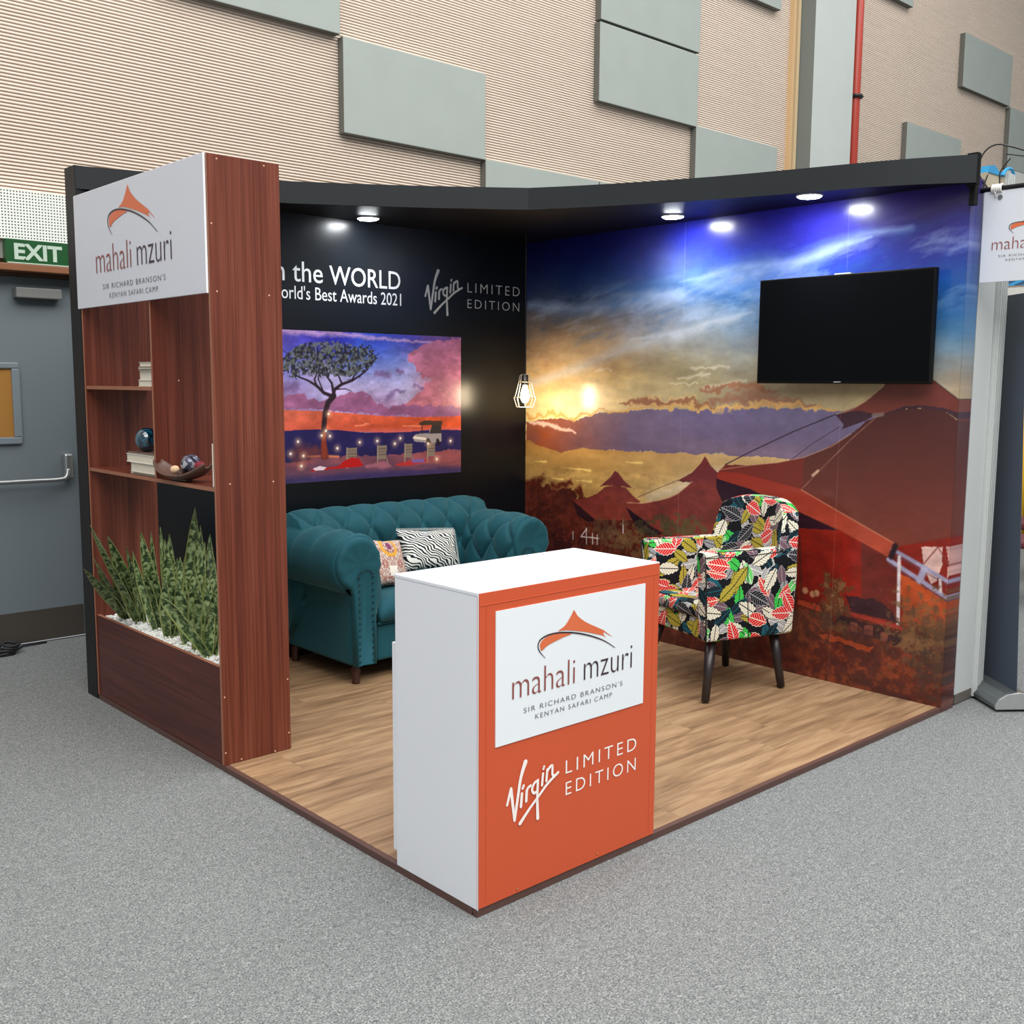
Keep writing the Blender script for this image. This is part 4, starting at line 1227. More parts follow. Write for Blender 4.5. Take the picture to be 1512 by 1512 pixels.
# ================================================================ tufted teal sofa
t = NT('teal_velvet')
co = t.coord()
nz = t.noise(co, 5, 4, .6)
nz2 = t.noise(co, 60, 2)
t.base(t.mix(nz, C3(13, 62, 72), C3(21, 80, 91)))
t.b.inputs['Sheen Weight'].default_value = 0.25
t.b.inputs['Sheen Roughness'].default_value = 0.4
t.b.inputs['Sheen Tint'].default_value = (0.45, 0.85, 0.9, 1)
t.bump(nz2, .12, .002)
t.set(0.75, spec=0.25)
M_teal = t.m
M_nail = mat('dark_nail_head', (26, 52, 56), 0.3, 0.6)
M_leg = mat('sofa_leg_wood', (58, 30, 24), 0.35)
sofa = thing('tufted_sofa', 'teal velvet two seat sofa with button tufted back against the black wall', 'sofa', (0, 0, 0))
SX0, SX1, SY0, SY1 = 1.045, 2.335, 2.20, 2.93     # outer faces of the body
RA = 0.125


def arm_profile(n=64):
    """(d, z): d grows outwards from the inner face; seat level up over the roll and down the outside"""
    P = [(0.0, .40), (0.0, .50), (0.004, .58)]
    c = (RA, .665)
    for k in range(17):
        a = PI - k * (PI * 1.42) / 16
        P.append((c[0] + RA * math.cos(a), c[1] + RA * 1.04 * math.sin(a)))
    P += [(.165, .535), (.16, .50)]
    P += [(.16, .35), (.16, .13)]
    return P


def resample(P, n):
    P = [Vector((p[0], p[1], 0)) for p in P]
    L = [0]
    for i in range(1, len(P)):
        L.append(L[-1] + (P[i] - P[i - 1]).length)
    out = []
    for k in range(n):
        s_ = L[-1] * k / (n - 1)
        i = max(j for j in range(len(L)) if L[j] <= s_ + 1e-9)
        i = min(i, len(P) - 2)
        f_ = (s_ - L[i]) / max(1e-9, L[i + 1] - L[i])
        q = P[i].lerp(P[i + 1], f_)
        out.append((q.x, q.y, s_))
    return out


def tuft(s_, t_, s_end, A=.038, a=.185, b=.135):
    """puff height over a diamond lattice up to arc length s_end, then straight flutes, fading out"""
    if s_ < s_end:
        p = t_ / a + s_ / (2 * b)
        q = t_ / a - s_ / (2 * b)
        h = abs(math.sin(PI * p)) * abs(math.sin(PI * q))
        g = min(abs(math.sin(PI * p)), abs(math.sin(PI * q)))
        return A * (h ** .45 * .7 + min(1, g * 3) * .3)
    k = math.exp(-(s_ - s_end) / .10)
    ph = t_ / a + s_end / (2 * b)
    g = abs(math.sin(PI * ph))
    return A * ((g ** .5) * .9 * k + (1 - k) * .95)


def roll_surface(name, prof, L, fn, s_end, closed_bottom=True, ns=110, nt=120, cap0=True, cap1=True, extra=None):
    R = resample(prof, ns)
    vs, fs = [], []
    for j in range(nt):
        tt = L * j / (nt - 1)
        for i, (d, z, s_) in enumerate(R):
            a = R[max(i - 1, 0)]
            b = R[min(i + 1, ns - 1)]
            nx, nz_ = -(b[1] - a[1]), (b[0] - a[0])
            l_ = math.hypot(nx, nz_) or 1
            nx, nz_ = nx / l_, nz_ / l_
            h = tuft(s_, tt, s_end) if s_ < s_end + .35 else .036
            if s_ > s_end + .35:
                h = .036 * max(0, 1 - (s_ - s_end - .35) / .12)
            e = min(tt, L - tt)
            if e < .05:
                h -= (.05 - e) ** 2 * 6
            vs.append(fn(d + nx * h, tt, z + nz_ * h))
    for j in range(nt - 1):
        for i in range(ns - 1):
            fs.append((j * ns + i, j * ns + i + 1, (j + 1) * ns + i + 1, (j + 1) * ns + i))
    for j, use in ((0, cap0), (nt - 1, cap1)):
        if use:
            fs.append(tuple(j * ns + i for i in range(ns)))
    for i in (0, ns - 1):
        pass
    fs.append(tuple([j * ns for j in range(nt)] + [j * ns + ns - 1 for j in range(nt - 1, -1, -1)]))
    o_ = MB().add(vs, fs).build(name, M_teal, sofa, smooth=True)
    return o_


AP = arm_profile()
AL = SY1 - SY0 - .02
# left arm: inner face at x = 1.205, outwards = -x ; right arm mirrored
roll_surface('armrest', AP, AL, lambda d, t_, z: (1.205 - d, SY0 + .012 + t_, z), .47)
roll_surface('armrest', AP, AL, lambda d, t_, z: (2.172 + d, SY0 + .012 + t_, z), .47)
BP = [(0.03, .38), (0.012, .50), (0.0, .60)]
for k in range(17):
    a = PI - k * (PI * 1.40) / 16
    BP.append((.118 + .118 * math.cos(a), .745 + .118 * math.sin(a)))
BP += [(.20, .60), (.20, .13)]
roll_surface('backrest', BP, 1.36, lambda d, t_, z: (1.01 + t_, 2.66 + d, z), .50, nt=190)
# dark seam where arm and back meet is real geometry: the rolls simply overlap there
btn = MB()
for (fn_, L_, prof_) in ((lambda d, t_, z: (1.205 - d, SY0 + .012 + t_, z), AL, AP), (lambda d, t_, z: (2.172 + d, SY0 + .012 + t_, z), AL, AP), (lambda d, t_, z: (1.01 + t_, 2.66 + d, z), 1.36, BP)):
    R = resample(prof_, 300)
    for j in range(0, 5):
        s_ = j * .135
        if s_ < .1 or s_ > .51:
            continue
        for i in range(-1, 12):
            t_ = (i + (j % 2) * .5) * .185
            if .05 < t_ < L_ - .05:
                r_ = min(R, key=lambda q: abs(q[2] - s_))
                btn.ball(fn_(r_[0] - .001, t_, r_[1]), .009, 8, 5)
btn = btn.build('tufting_buttons', M_teal, sofa, smooth=True)
btn['kind'] = 'stuff'


# scroll-shaped arm fronts with nail heads
def arm_front(sgn, xin):
    out = []
    P = [(0.028, .13), (0.028, .40), (0.016, .52)]
    c = (RA + .004, .668)
    for k in range(19):
        a = PI * 1.12 - k * (PI * 1.50) / 18
        P.append((c[0] + (RA + .012) * math.cos(a), c[1] + (RA + .014) * math.sin(a)))
    P += [(.168, .51), (.160, .40), (.160, .13)]
    vs, fs = [], []
    n = len(P)
    ctr_ = (.115, .62)
    rings = [(1.0, .0), (1.0, -.016), (.95, -.028), (.80, -.030), (.60, -.024), (.40, -.022), (.2, -.018)]
    for (k_, dy) in rings:
        for (d, z) in P:
            cz = .665 if z > .53 else z
            cd_ = .118 if z > .53 else .095
            pl_ = 0
            if z > .53 and k_ < 1.0:
                ang = math.atan2(z - .665, d - .118)
                pl_ = .006 * math.sin(ang * 9) * k_
            vs.append((xin + sgn * (cd_ + (d - cd_) * k_), SY0 + dy + .014 + pl_, cz + (z - cz) * k_))
    m = len(rings)
    for r_ in range(m - 1):
        for i in range(n):
            j = (i + 1) % n
            fs.append((r_ * n + i, r_ * n + j, (r_ + 1) * n + j, (r_ + 1) * n + i))
    fs.append(tuple((m - 1) * n + i for i in range(n)))
    o_ = MB().add(vs, fs).build('arm_front', M_teal, sofa, smooth=True)
    nl = MB()
    for z in np.arange(.155, .60, .034):
        nl.ball((xin + sgn * .135, SY0 - .017, z), (.0055, .004, .0055), 8, 4)
        nl.ball((xin + sgn * .052, SY0 - .017, z), (.0055, .004, .0055), 8, 4)
    for k in range(8):
        a = PI * (1 - k / 7)
        nl.ball((xin + sgn * (.093 + .045 * math.cos(a)), SY0 - .016, .60 + .035 * math.sin(a)), (.0055, .004, .0055), 8, 4)
    nl = nl.build('nail_heads', M_nail, o_, smooth=True)
    nl['kind'] = 'stuff'


arm_front(-1, 1.205)
arm_front(1, 2.172)
MB().box(1.20, 2.178, 2.215, 2.70, .13, .33).build('seat_frame', M_teal, sofa, bevel=.018, bseg=3)
sc = MB()
nx_, ny_ = 40, 24
vs, fs = [], []
for j in range(ny_ + 1):
    for i in range(nx_ + 1):
        u, v = i / nx_, j / ny_
        e = min(u, 1 - u) * .96
        f_ = min(v, 1 - v) * .5
        h = .47 - .05 * math.exp(-e / .03) - .05 * math.exp(-f_ / .025)
        vs.append((1.205 + u * .966, 2.185 + v * .50, h))
for j in range(ny_):
    for i in range(nx_):
        a = j * (nx_ + 1) + i
        fs.append((a, a + 1, a + nx_ + 2, a + nx_ + 1))
sc.add(vs, fs)
rim = [i for i in range(nx_ + 1)] + [j * (nx_ + 1) + nx_ for j in range(1, ny_ + 1)] + [ny_ * (nx_ + 1) + i for i in range(nx_ - 1, -1, -1)] + [j * (nx_ + 1) for j in range(ny_ - 1, 0, -1)]
o0 = len(sc.v)
sc.v += [(sc.v[i][0], sc.v[i][1], .345) for i in rim]
for k in range(len(rim)):
    k2 = (k + 1) % len(rim)
    sc.f.append((rim[k], rim[k2], o0 + k2, o0 + k))
    sc.mi.append(0)
sc.f.append(tuple(o0 + k for k in range(len(rim))))
sc.mi.append(0)
sc.build('seat_cushion', M_teal, sofa, smooth=True)
MB().tube([(1.2, 2.205, .335), (2.178, 2.205, .335)], .008, 8).build('piping', M_teal, sofa, smooth=True)
for (x, y) in ((1.085, 2.25), (2.295, 2.25), (1.085, 2.86), (2.295, 2.86)):
    MB().lathe([(.020, 0), (.022, .012), (.018, .02), (.024, .035), (.020, .045), (.027, .07), (.024, .078), (.030, .11)], 18, mi=0).build('leg', M_leg, sofa, smooth=True, loc=(x, y, HP + .0005))


# ---- cushions
def pillow(name, w, h, th, m, label, loc, rot, cat='cushion', fringe=None):
    vs, fs = [], []
    n = 22
    for side in (1, -1):
        for j in range(n + 1):
            for i in range(n + 1):
                u, v = i / n * 2 - 1, j / n * 2 - 1
                k = (1 - abs(u) ** 2.6) * (1 - abs(v) ** 2.6)
                pin = 1 - .10 * (1 - abs(u)) ** 1 * abs(v) ** 3
                pin2 = 1 - .10 * (1 - abs(v)) ** 1 * abs(u) ** 3
                vs.append((u * w / 2 * pin2, side * th / 2 * k ** .55 * (1 + .06 * math.sin(5 * u + 3 * v)), v * h / 2 * pin))
    N = (n + 1) ** 2
    for sgn, o_ in ((1, 0), (-1, N)):
        for j in range(n):
            for i in range(n):
                a = o_ + j * (n + 1) + i
                q = (a, a + 1, a + n + 2, a + n + 1)
                fs.append(q if sgn < 0 else q[::-1])
    root = thing(name, label, cat, loc)
    root.rotation_euler = rot
    MB().add(vs, fs).build('cushion_cover', m, root, smooth=True)
    if fringe:
        fr_ = MB()
        for k in range(40):
            for (x, z, dx, dz) in ((-w / 2 + w * k / 39, h / 2, 0, 1), (w / 2, -h / 2 + h * k / 39, 1, 0)):
                pin = 1 - .10 * (1 - abs(2 * x / w))
                fr_.tube([(x * .97, 0, z * .95), (x * .97 + dx * .012, .002, z * .95 + dz * .014)], .0016, 4)
        fo = fr_.build('fringe', fringe, root)
        fo['kind'] = 'stuff'
    return root


t = NT('zebra_fabric')
co = t.coord()
w_ = t.n('ShaderNodeTexWave', wave_type='BANDS', bands_direction='DIAGONAL')
w_.inputs['Scale'].default_value = 21
w_.inputs['Distortion'].default_value = 14
w_.inputs['Detail'].default_value = 1.5
w_.inputs['Detail Scale'].default_value = .55
t.l(t.mapping(co, (1, 0.2, 1.6)), w_.inputs['Vector'])
t.base(t.ramp(w_.outputs['Fac'], [(.46, C3(20, 26, 32)), (.52, C3(222, 224, 218))]))
t.set(.8, spec=.2)
M_zebra = t.m
t = NT('medallion_fabric')
co = t.coord()
sep = t.n('ShaderNodeSeparateXYZ')
t.l(co, sep.inputs[0])
X, Z = sep.outputs[0], sep.outputs[2]
ax_ = t.math('ABSOLUTE', X)
az_ = t.math('ABSOLUTE', t.math('ADD', Z, .02))
cb = t.n('ShaderNodeCombineXYZ')
t.l(ax_, cb.inputs[0])
t.l(az_, cb.inputs[2])
vz = t.n('ShaderNodeTexVoronoi', feature='DISTANCE_TO_EDGE')
vz.inputs['Scale'].default_value = 44
t.l(cb.outputs[0], vz.inputs['Vector'])
ln = t.math('LESS_THAN', vz.outputs['Distance'], .06)
dd = t.math('SQRT', t.math('ADD', t.math('MULTIPLY', X, X), t.math('POWER', t.math('SUBTRACT', Z, .085), 2)))
ring = t.math('LESS_THAN', t.math('ABSOLUTE', t.math('SUBTRACT', dd, .055)), .010)
dotm = t.math('LESS_THAN', dd, .022)
sq = t.math('LESS_THAN', t.math('MAXIMUM', ax_, t.math('ABSOLUTE', t.math('ADD', Z, .06))), .028)
mgf = t.noise(cb.outputs[0], 34, 2)
c1 = t.mix(t.math('GREATER_THAN', mgf, .56), C3(196, 182, 170), C3(180, 140, 124))
c2 = t.mix(ln, c1, C3(142, 88, 84))
c3 = t.mix(ring, c2, C3(204, 152, 58))
c4 = t.mix(dotm, c3, C3(120, 60, 92))
c5 = t.mix(sq, c4, C3(224, 218, 208))
t.base(c5)
t.set(.8, spec=.2)
M_med = t.m
pillow('zebra_cushion', .41, .25, .13, M_zebra, 'black and white zebra striped cushion with fringe on the teal sofa', (1.80, 2.545, .625), (math.radians(-20), math.radians(4), math.radians(-4)), fringe=mat('fringe_white', (220, 220, 214), .8))
pillow('patterned_cushion', .30, .28, .11, M_med, 'pink and cream ornamental cushion with a yellow medallion beside the sofa arm', (1.432, 2.46, .60), (math.radians(-24), math.radians(8), math.radians(10)))

# ================================================================ leaf print armchair
t = NT('leaf_print_fabric')
uvn = t.n('ShaderNodeUVMap')
col = None
base = (0.004, 0.005, 0.008, 1)
col = base
wn = t.noise(uvn.outputs[0], 14, 2, out='Color')


def leaf_layer(prev, sc, off, seed, stops, wdt=.23):
    mp = t.mapping(uvn.outputs[0], (sc, sc, sc), (off, off * 1.7, 0), (0, 0, seed))
    vo = t.n('ShaderNodeTexVoronoi', voronoi_dimensions='2D', feature='F1')
    vo.inputs['Scale'].default_value = 1.0
    vo.inputs['Randomness'].default_value = .75
    t.l(mp, vo.inputs['Vector'])
    df = t.n('ShaderNodeVectorMath', operation='SUBTRACT')
    t.l(mp, df.inputs[0])
    t.l(vo.outputs['Position'], df.inputs[1])
    s1 = t.n('ShaderNodeSeparateXYZ')
    t.l(df.outputs[0], s1.inputs[0])
    sc_ = t.n('ShaderNodeSeparateColor')
    t.l(vo.outputs['Color'], sc_.inputs[0])
    ang = t.math('MULTIPLY', sc_.outputs[0], 6.283)
    ca, sa = t.math('COSINE', ang), t.math('SINE', ang)
    lx = t.math('ADD', t.math('MULTIPLY', s1.outputs[0], ca), t.math('MULTIPLY', s1.outputs[1], sa))
    ly = t.math('SUBTRACT', t.math('MULTIPLY', s1.outputs[1], ca), t.math('MULTIPLY', s1.outputs[0], sa))
    aly = t.math('ABSOLUTE', ly)
    lobes = t.math('MULTIPLY', t.math('SINE', t.math('MULTIPLY', lx, 34.0)), .018)
    q = t.math('DIVIDE', lx, .58)
    env = t.math('MULTIPLY', t.math('SUBTRACT', 1.0, t.math('MULTIPLY', q, q)), t.math('ADD', wdt, t.math('MULTIPLY', q, -.06)))
    env = t.math('ADD', env, lobes)
    mask = t.math('LESS_THAN', aly, env)
    inner = t.math('LESS_THAN', aly, t.math('SUBTRACT', env, .022))
    mid = t.math('LESS_THAN', aly, .018)
    side = t.math('LESS_THAN', t.math('FRACT', t.math('ADD', t.math('MULTIPLY', lx, 8.0), t.math('MULTIPLY', aly, -7.0))), .13)
    vein = t.math('MAXIMUM', mid, side)
    n_ = len(stops)
    fill = t.ramp(sc_.outputs[1], [(i / n_, s_[0]) for i, s_ in enumerate(stops)], 'CONSTANT')
    vc = t.ramp(sc_.outputs[1], [(i / n_, s_[1]) for i, s_ in enumerate(stops)], 'CONSTANT')
    edge = t.mix(inner, vc, t.mix(vein, fill, vc))
    return t.mix(mask, prev, edge)


BK, WH = (0.006, 0.007, 0.01, 1), C3(222, 218, 206)
RED, CRM, OLI, GRN, GRY, TEA, WIN, ORG = C3(206, 20, 30), C3(226, 220, 200), C3(176, 160, 58), C3(62, 190, 76), C3(152, 152, 156), C3(24, 88, 104), C3(100, 62, 76), C3(200, 66, 40)
col = leaf_layer(col, 9.5, 3.1, .3, [(TEA, BK), (GRY, WH), (WIN, GRY), (TEA, BK), (GRY, BK)], .26)
col = leaf_layer(col, 8.2, 7.7, 1.1, [(OLI, BK), (GRN, BK), (GRY, WH), (CRM, BK), (RED, CRM), (WIN, GRY)], .25)
col = leaf_layer(col, 8.8, 12.3, 2.0, [(RED, CRM), (CRM, BK), (OLI, BK), (BK, TEA), (GRN, WH)], .24)
col = leaf_layer(col, 7.6, 17.9, .7, [(RED, WH), (BK, GRY), (CRM, BK), (OLI, BK), (RED, CRM)], .27)
t.base(col)
t.set(.72, spec=.2)
M_leaf = t.m
M_dark = mat('chair_leg_dark', (34, 26, 28), .35)
CH = thing('armchair', 'armchair in colourful leaf print fabric on dark wooden legs', 'armchair', (2.545, 1.01, HP), math.radians(163.5))


def box_uv(o, off=(0, 0)):
    me = o.data
    uv = me.uv_layers.new(name='UVMap')
    for p in me.polygons:
        n = p.normal
        a = max(range(3), key=lambda k: abs(n[k]))
        ij = ((1, 2), (0, 2), (0, 1))[a]
        for li in p.loop_indices:
            c = me.vertices[me.loops[li].vertex_index].co
            uv.data[li].uv = (c[ij[0]] + off[0] + a * .37, c[ij[1]] + off[1] + a * .21)


def soft(name, mb, off, bev, sub=1, seg=3):
    o_ = mb.build(name, M_leaf, CH)
    bm = bmesh.new()
    bm.from_mesh(o_.data)
    bmesh.ops.bevel(bm, geom=list(bm.edges), offset=bev, segments=seg, affect='EDGES', profile=.5)
    bmesh.ops.triangulate(bm, faces=[f for f in bm.faces if len(f.verts) > 4])
    bm.to_mesh(o_.data)
    bm.free()
    o_.data.polygons.foreach_set('use_smooth', [True] * len(o_.data.polygons))
    box_uv(o_, off)
    return o_


# local frame: +x is forward, y across; z up from the platform
Zb = .302
HW = .285
# seat base and cushion
soft('seat_base', MB().box(-.24, .262, -HW + .05, HW - .05, Zb, .41), (.1, .3), .012)
sc2 = MB().box(-.15, .285, -HW + .085, HW - .085, .405, .485)
soft('seat_cushion', sc2, (.55, .9), .03, seg=4)
# arms: side panels sloping gently, wider padded top
for s_, nm in ((1, 'armrest'), (-1, 'armrest')):
    yo, yi = s_ * HW, s_ * (HW - .075)
    am = MB()
    prof = [(.29, Zb + .004), (.30, .60), (.315, .742), (.30, .757), (.10, .752), (-.12, .752), (-.22, .757), (-.27, .757), (-.275, .60), (-.255, Zb)]
    am.prism(prof, lambda u, v, w: (u, w, v), min(yo, yi), max(yo, yi))
    soft(nm, am, (.2 + s_, .4 + s_), .014)
# back: rounded top outline, curved in plan, leaning back
ny_, nz_ = 28, 26
vs, fs = [], []


def back_pt(v, h, side):
    """v -1..1 across, h 0..1 up, side 0 inner 1 outer"""
    z = .31 + h * .665
    hw = HW - .002
    if h > .60:
        q = (h - .60) / .40
        hw = HW * (1 - .10 * max(0, q) ** 2.2)
    y = v * hw
    top = 1.0 - .085 * abs(v) ** 3.6
    z = .31 + h * .675 * top
    lean = -.06 * h - .02 * h * h
    wrap = (.04 if side else .13) * abs(v) ** 2.4 * (1 - h * .45)
    th = .105 - .045 * h
    x = -.175 + lean + wrap
    if side:
        x = x - th - .012 * (1 - abs(v) ** 2)
        x -= .0
    else:
        x += .018 * (1 - v * v) * math.sin(PI * min(1, h * 1.0))
    return (x, y, z)


pts = {}
for side in (0, 1):
    for j in range(nz_ + 1):
        for i in range(ny_ + 1):
            pts[(side, j, i)] = len(vs)
            vs.append(back_pt(i / ny_ * 2 - 1, j / nz_, side))
for side in (0, 1):
    for j in range(nz_):
        for i in range(ny_):
            fs.append((pts[(side, j, i)], pts[(side, j, i + 1)], pts[(side, j + 1, i + 1)], pts[(side, j + 1, i)]))
for j in range(nz_):
    for i in (0, ny_):
        fs.append((pts[(0, j, i)], pts[(0, j + 1, i)], pts[(1, j + 1, i)], pts[(1, j, i)]))
for i in range(ny_):
    for j in (0, nz_):
        fs.append((pts[(0, j, i)], pts[(0, j, i + 1)], pts[(1, j, i + 1)], pts[(1, j, i)]))
bo = MB().add(vs, fs).build('backrest', M_leaf, CH)
bm = bmesh.new()
bm.from_mesh(bo.data)
sharp = [e for e in bm.edges if len(e.link_faces) == 2 and e.calc_face_angle() > 1.0]
bmesh.ops.bevel(bm, geom=sharp, offset=.02, segments=4, affect='EDGES', profile=.5, clamp_overlap=True)
bm.to_mesh(bo.data)
bm.free()
bo.data.polygons.foreach_set('use_smooth', [True] * len(bo.data.polygons))
box_uv(bo, (1.3, .55))
M_seam = mat('fabric_piping_black', (18, 18, 20), .7)
for s_ in (1, -1):
    MB().tube([(.292, s_ * HW * 1.003, Zb + .01), (.300, s_ * HW * 1.003, .60), (.312, s_ * HW * 1.003, .742)], .0035, 6).build('piping', M_seam, CH, smooth=True)
    MB().tube([(.03, s_ * HW * 1.004, Zb + .004), (.045, s_ * HW * 1.004, .55), (.05, s_ * HW * 1.004, .72)], .002, 6).build('seam', M_seam, CH, smooth=True)
    MB().tube([(-.20, s_ * HW * 1.004, .735), (.10, s_ * HW * 1.004, .725), (.31, s_ * HW * 1.004, .73)], .002, 6).build('seam', M_seam, CH, smooth=True)
for (x0, y0, x1, y1) in ((.21, -.22, .285, -.285), (.21, .22, .285, .285), (-.20, -.20, -.235, -.235), (-.20, .20, -.235, .235)):
    MB().tube([(x0, y0, .31), (x1, y1, .0085)], [.029, .020], 12).build('leg', M_dark, CH, smooth=True)

# ================================================================ television
t = NT('tv_screen_glass')
t.base((0.0035, 0.004, 0.005, 1))
t.set(.3, spec=.05)
M_screen = t.m
M_tvb = mat('tv_plastic', (8, 8, 9), .5, spec=.15)
tv = thing('wall_television', 'large black flat television mounted on the mural wall', 'television', (0, 0, 0))
MB().box(2.915, 2.952, .107, 1.080, 1.605, 2.152).build('tv_housing', M_tvb, tv, bevel=.004)
MB().box(2.9138, 2.9151, .117, 1.070, 1.622, 2.142).build('screen', M_screen, tv)
MB().box(2.952, 2.9995, .38, .80, 1.72, 2.02).build('wall_bracket', M_tvb, tv)
MB().box(2.9132, 2.9140, .575, .615, 1.611, 1.616).build('logo_plate', mat('tv_logo_grey', (150, 150, 152), .4), tv)
MB().box(2.92, 2.95, .55, .64, 2.152, 2.158).build('tv_top_clip', mat('tv_clip', (190, 196, 204), .3), tv)
tv.rotation_euler = (0, 0, 0)

# ================================================================ caged pendant bulb in the corner
pd = thing('pendant_lamp', 'small wire cage pendant lamp with a lit bulb near the booth corner', 'lamp', (2.70, 2.69, 1.441))
M_wire = mat('cage_wire', (190, 180, 165), .35, .5)
M_sock = mat('lamp_socket', (28, 24, 22), .4)
MB().lathe([(.0001, .213), (.012, .212), (.02, .205), (.022, .16), (.024, .155), (.024, .145), (.0001, .145)], 20).build('socket', M_sock, pd, smooth=True)
MB().tube([(0, 0, .205), (0, 0, 1.087)], .0028, 6).build('cord', M_sock, pd)
cg = MB()
for k in range(8):
    a = 2 * PI * k / 8
    c, s_ = math.cos(a), math.sin(a)
    cg.tube([(r * c, r * s_, z) for r, z in ((.020, .212), (.034, .205), (.040, .165), (.062, .075), (.071, .062), (.052, .004))], .0021, 5)
for r, z in ((.040, .165), (.070, .064), (.052, .003), (.020, .212)):
    cg.tube([(r * math.cos(a), r * math.sin(a), z) for a in np.linspace(0, 2 * PI, 25)[:-1]], .0021, 5, closed=True)
cg.build('cage', M_wire, pd, smooth=True)
M_bulb = emis('bulb_glow', (1.0, .80, .52), 90)
MB().lathe([(.0001, .03), (.012, .033), (.024, .05), (.029, .075), (.024, .105), (.014, .132), (.012, .146)], 18).build('bulb', M_bulb, pd, smooth=True)
l = bpy.data.lights.new('bulb_light', 'POINT')
l.energy = 2.8
l.color = (1.0, .80, .54)
l.shadow_soft_size = .03
lo = bpy.data.objects.new('bulb_light', l)
COL.objects.link(lo)
lo.parent = pd
lo.location = (0, 0, .02)

# ================================================================ snake plants
t = NT('snake_leaf')
uvn = t.n('ShaderNodeUVMap')
mp = t.mapping(uvn.outputs[0], (0.8, 15, 1))
nz = t.noise(mp, 2.4, 1.5, .5, 1.2)
sp = t.n('ShaderNodeSeparateXYZ')
t.l(uvn.outputs[0], sp.inputs[0])
edge = t.math('GREATER_THAN', t.math('ABSOLUTE', t.math('SUBTRACT', sp.outputs[0], .5)), .42)
cc = t.ramp(nz, [(.38, C3(40, 58, 32)), (.5, C3(88, 112, 64)), (.6, C3(150, 166, 116))])
t.base(t.mix(edge, cc, C3(146, 156, 92)))
t.set(.42, spec=.4)
M_snake = t.m


def leaf(parent, base, tip, w, bend=(0, 0, 0), twist=0.0):
    b, tp = Vector(base), Vector(tip)
    mid = (b + tp) / 2 + Vector(bend)
    n, m = 14, 4
    axis = (tp - b).normalized()
    view = Vector((-math.cos(twist), -math.sin(twist), 0))
    me_v, me_f, uv = [], [], []
    for j in range(n + 1):
        k = j / n
        p = b * (1 - k) ** 2 + mid * 2 * k * (1 - k) + tp * k * k
        d = ((mid - b) * (1 - k) + (tp - mid) * k).normalized()
        s_ = d.cross(view).normalized()
        nr = s_.cross(d)
        ww = w * (.55 + .45 * math.sin(min(1, k * 1.9) * PI / 2)) * (1 - k ** 3.2) * .5 + .0006
        for i in range(m + 1):
            u = i / m * 2 - 1
            q = p + s_ * (u * ww) + nr * (abs(u) ** 1.6 * ww * .45)
            me_v.append(tuple(q))
            uv.append((i / m, k * (tp - b).length))
    N = len(me_v)
    # thin back side
    for j in range(n + 1):
        for i in range(m + 1):
            q = Vector(me_v[j * (m + 1) + i]) - view * -.0022
            me_v.append(tuple(q))
            uv.append(uv[j * (m + 1) + i])
    for o_ in (0, N):
        for j in range(n):
            for i in range(m):
                a = o_ + j * (m + 1) + i
                me_f.append((a, a + 1, a + m + 2, a + m + 1) if o_ else (a, a + m + 1, a + m + 2, a + 1))
    for j in range(n):
        for i in (0, m):
            a = j * (m + 1) + i
            me_f.append((a, a + m + 1, N + a + m + 1, N + a))
    me = bpy.data.meshes.new('leaf')
    me.from_pydata(me_v, [], me_f)
    ul = me.uv_layers.new(name='UVMap')
    for lp in me.loops:
        ul.data[lp.index].uv = uv[lp.vertex_index]
    me.polygons.foreach_set('use_smooth', [True] * len(me.polygons))
    me.materials.append(M_snake)
    o_ = bpy.data.objects.new('leaf', me)
    COL.objects.link(o_)
    o_.parent = parent
    return o_


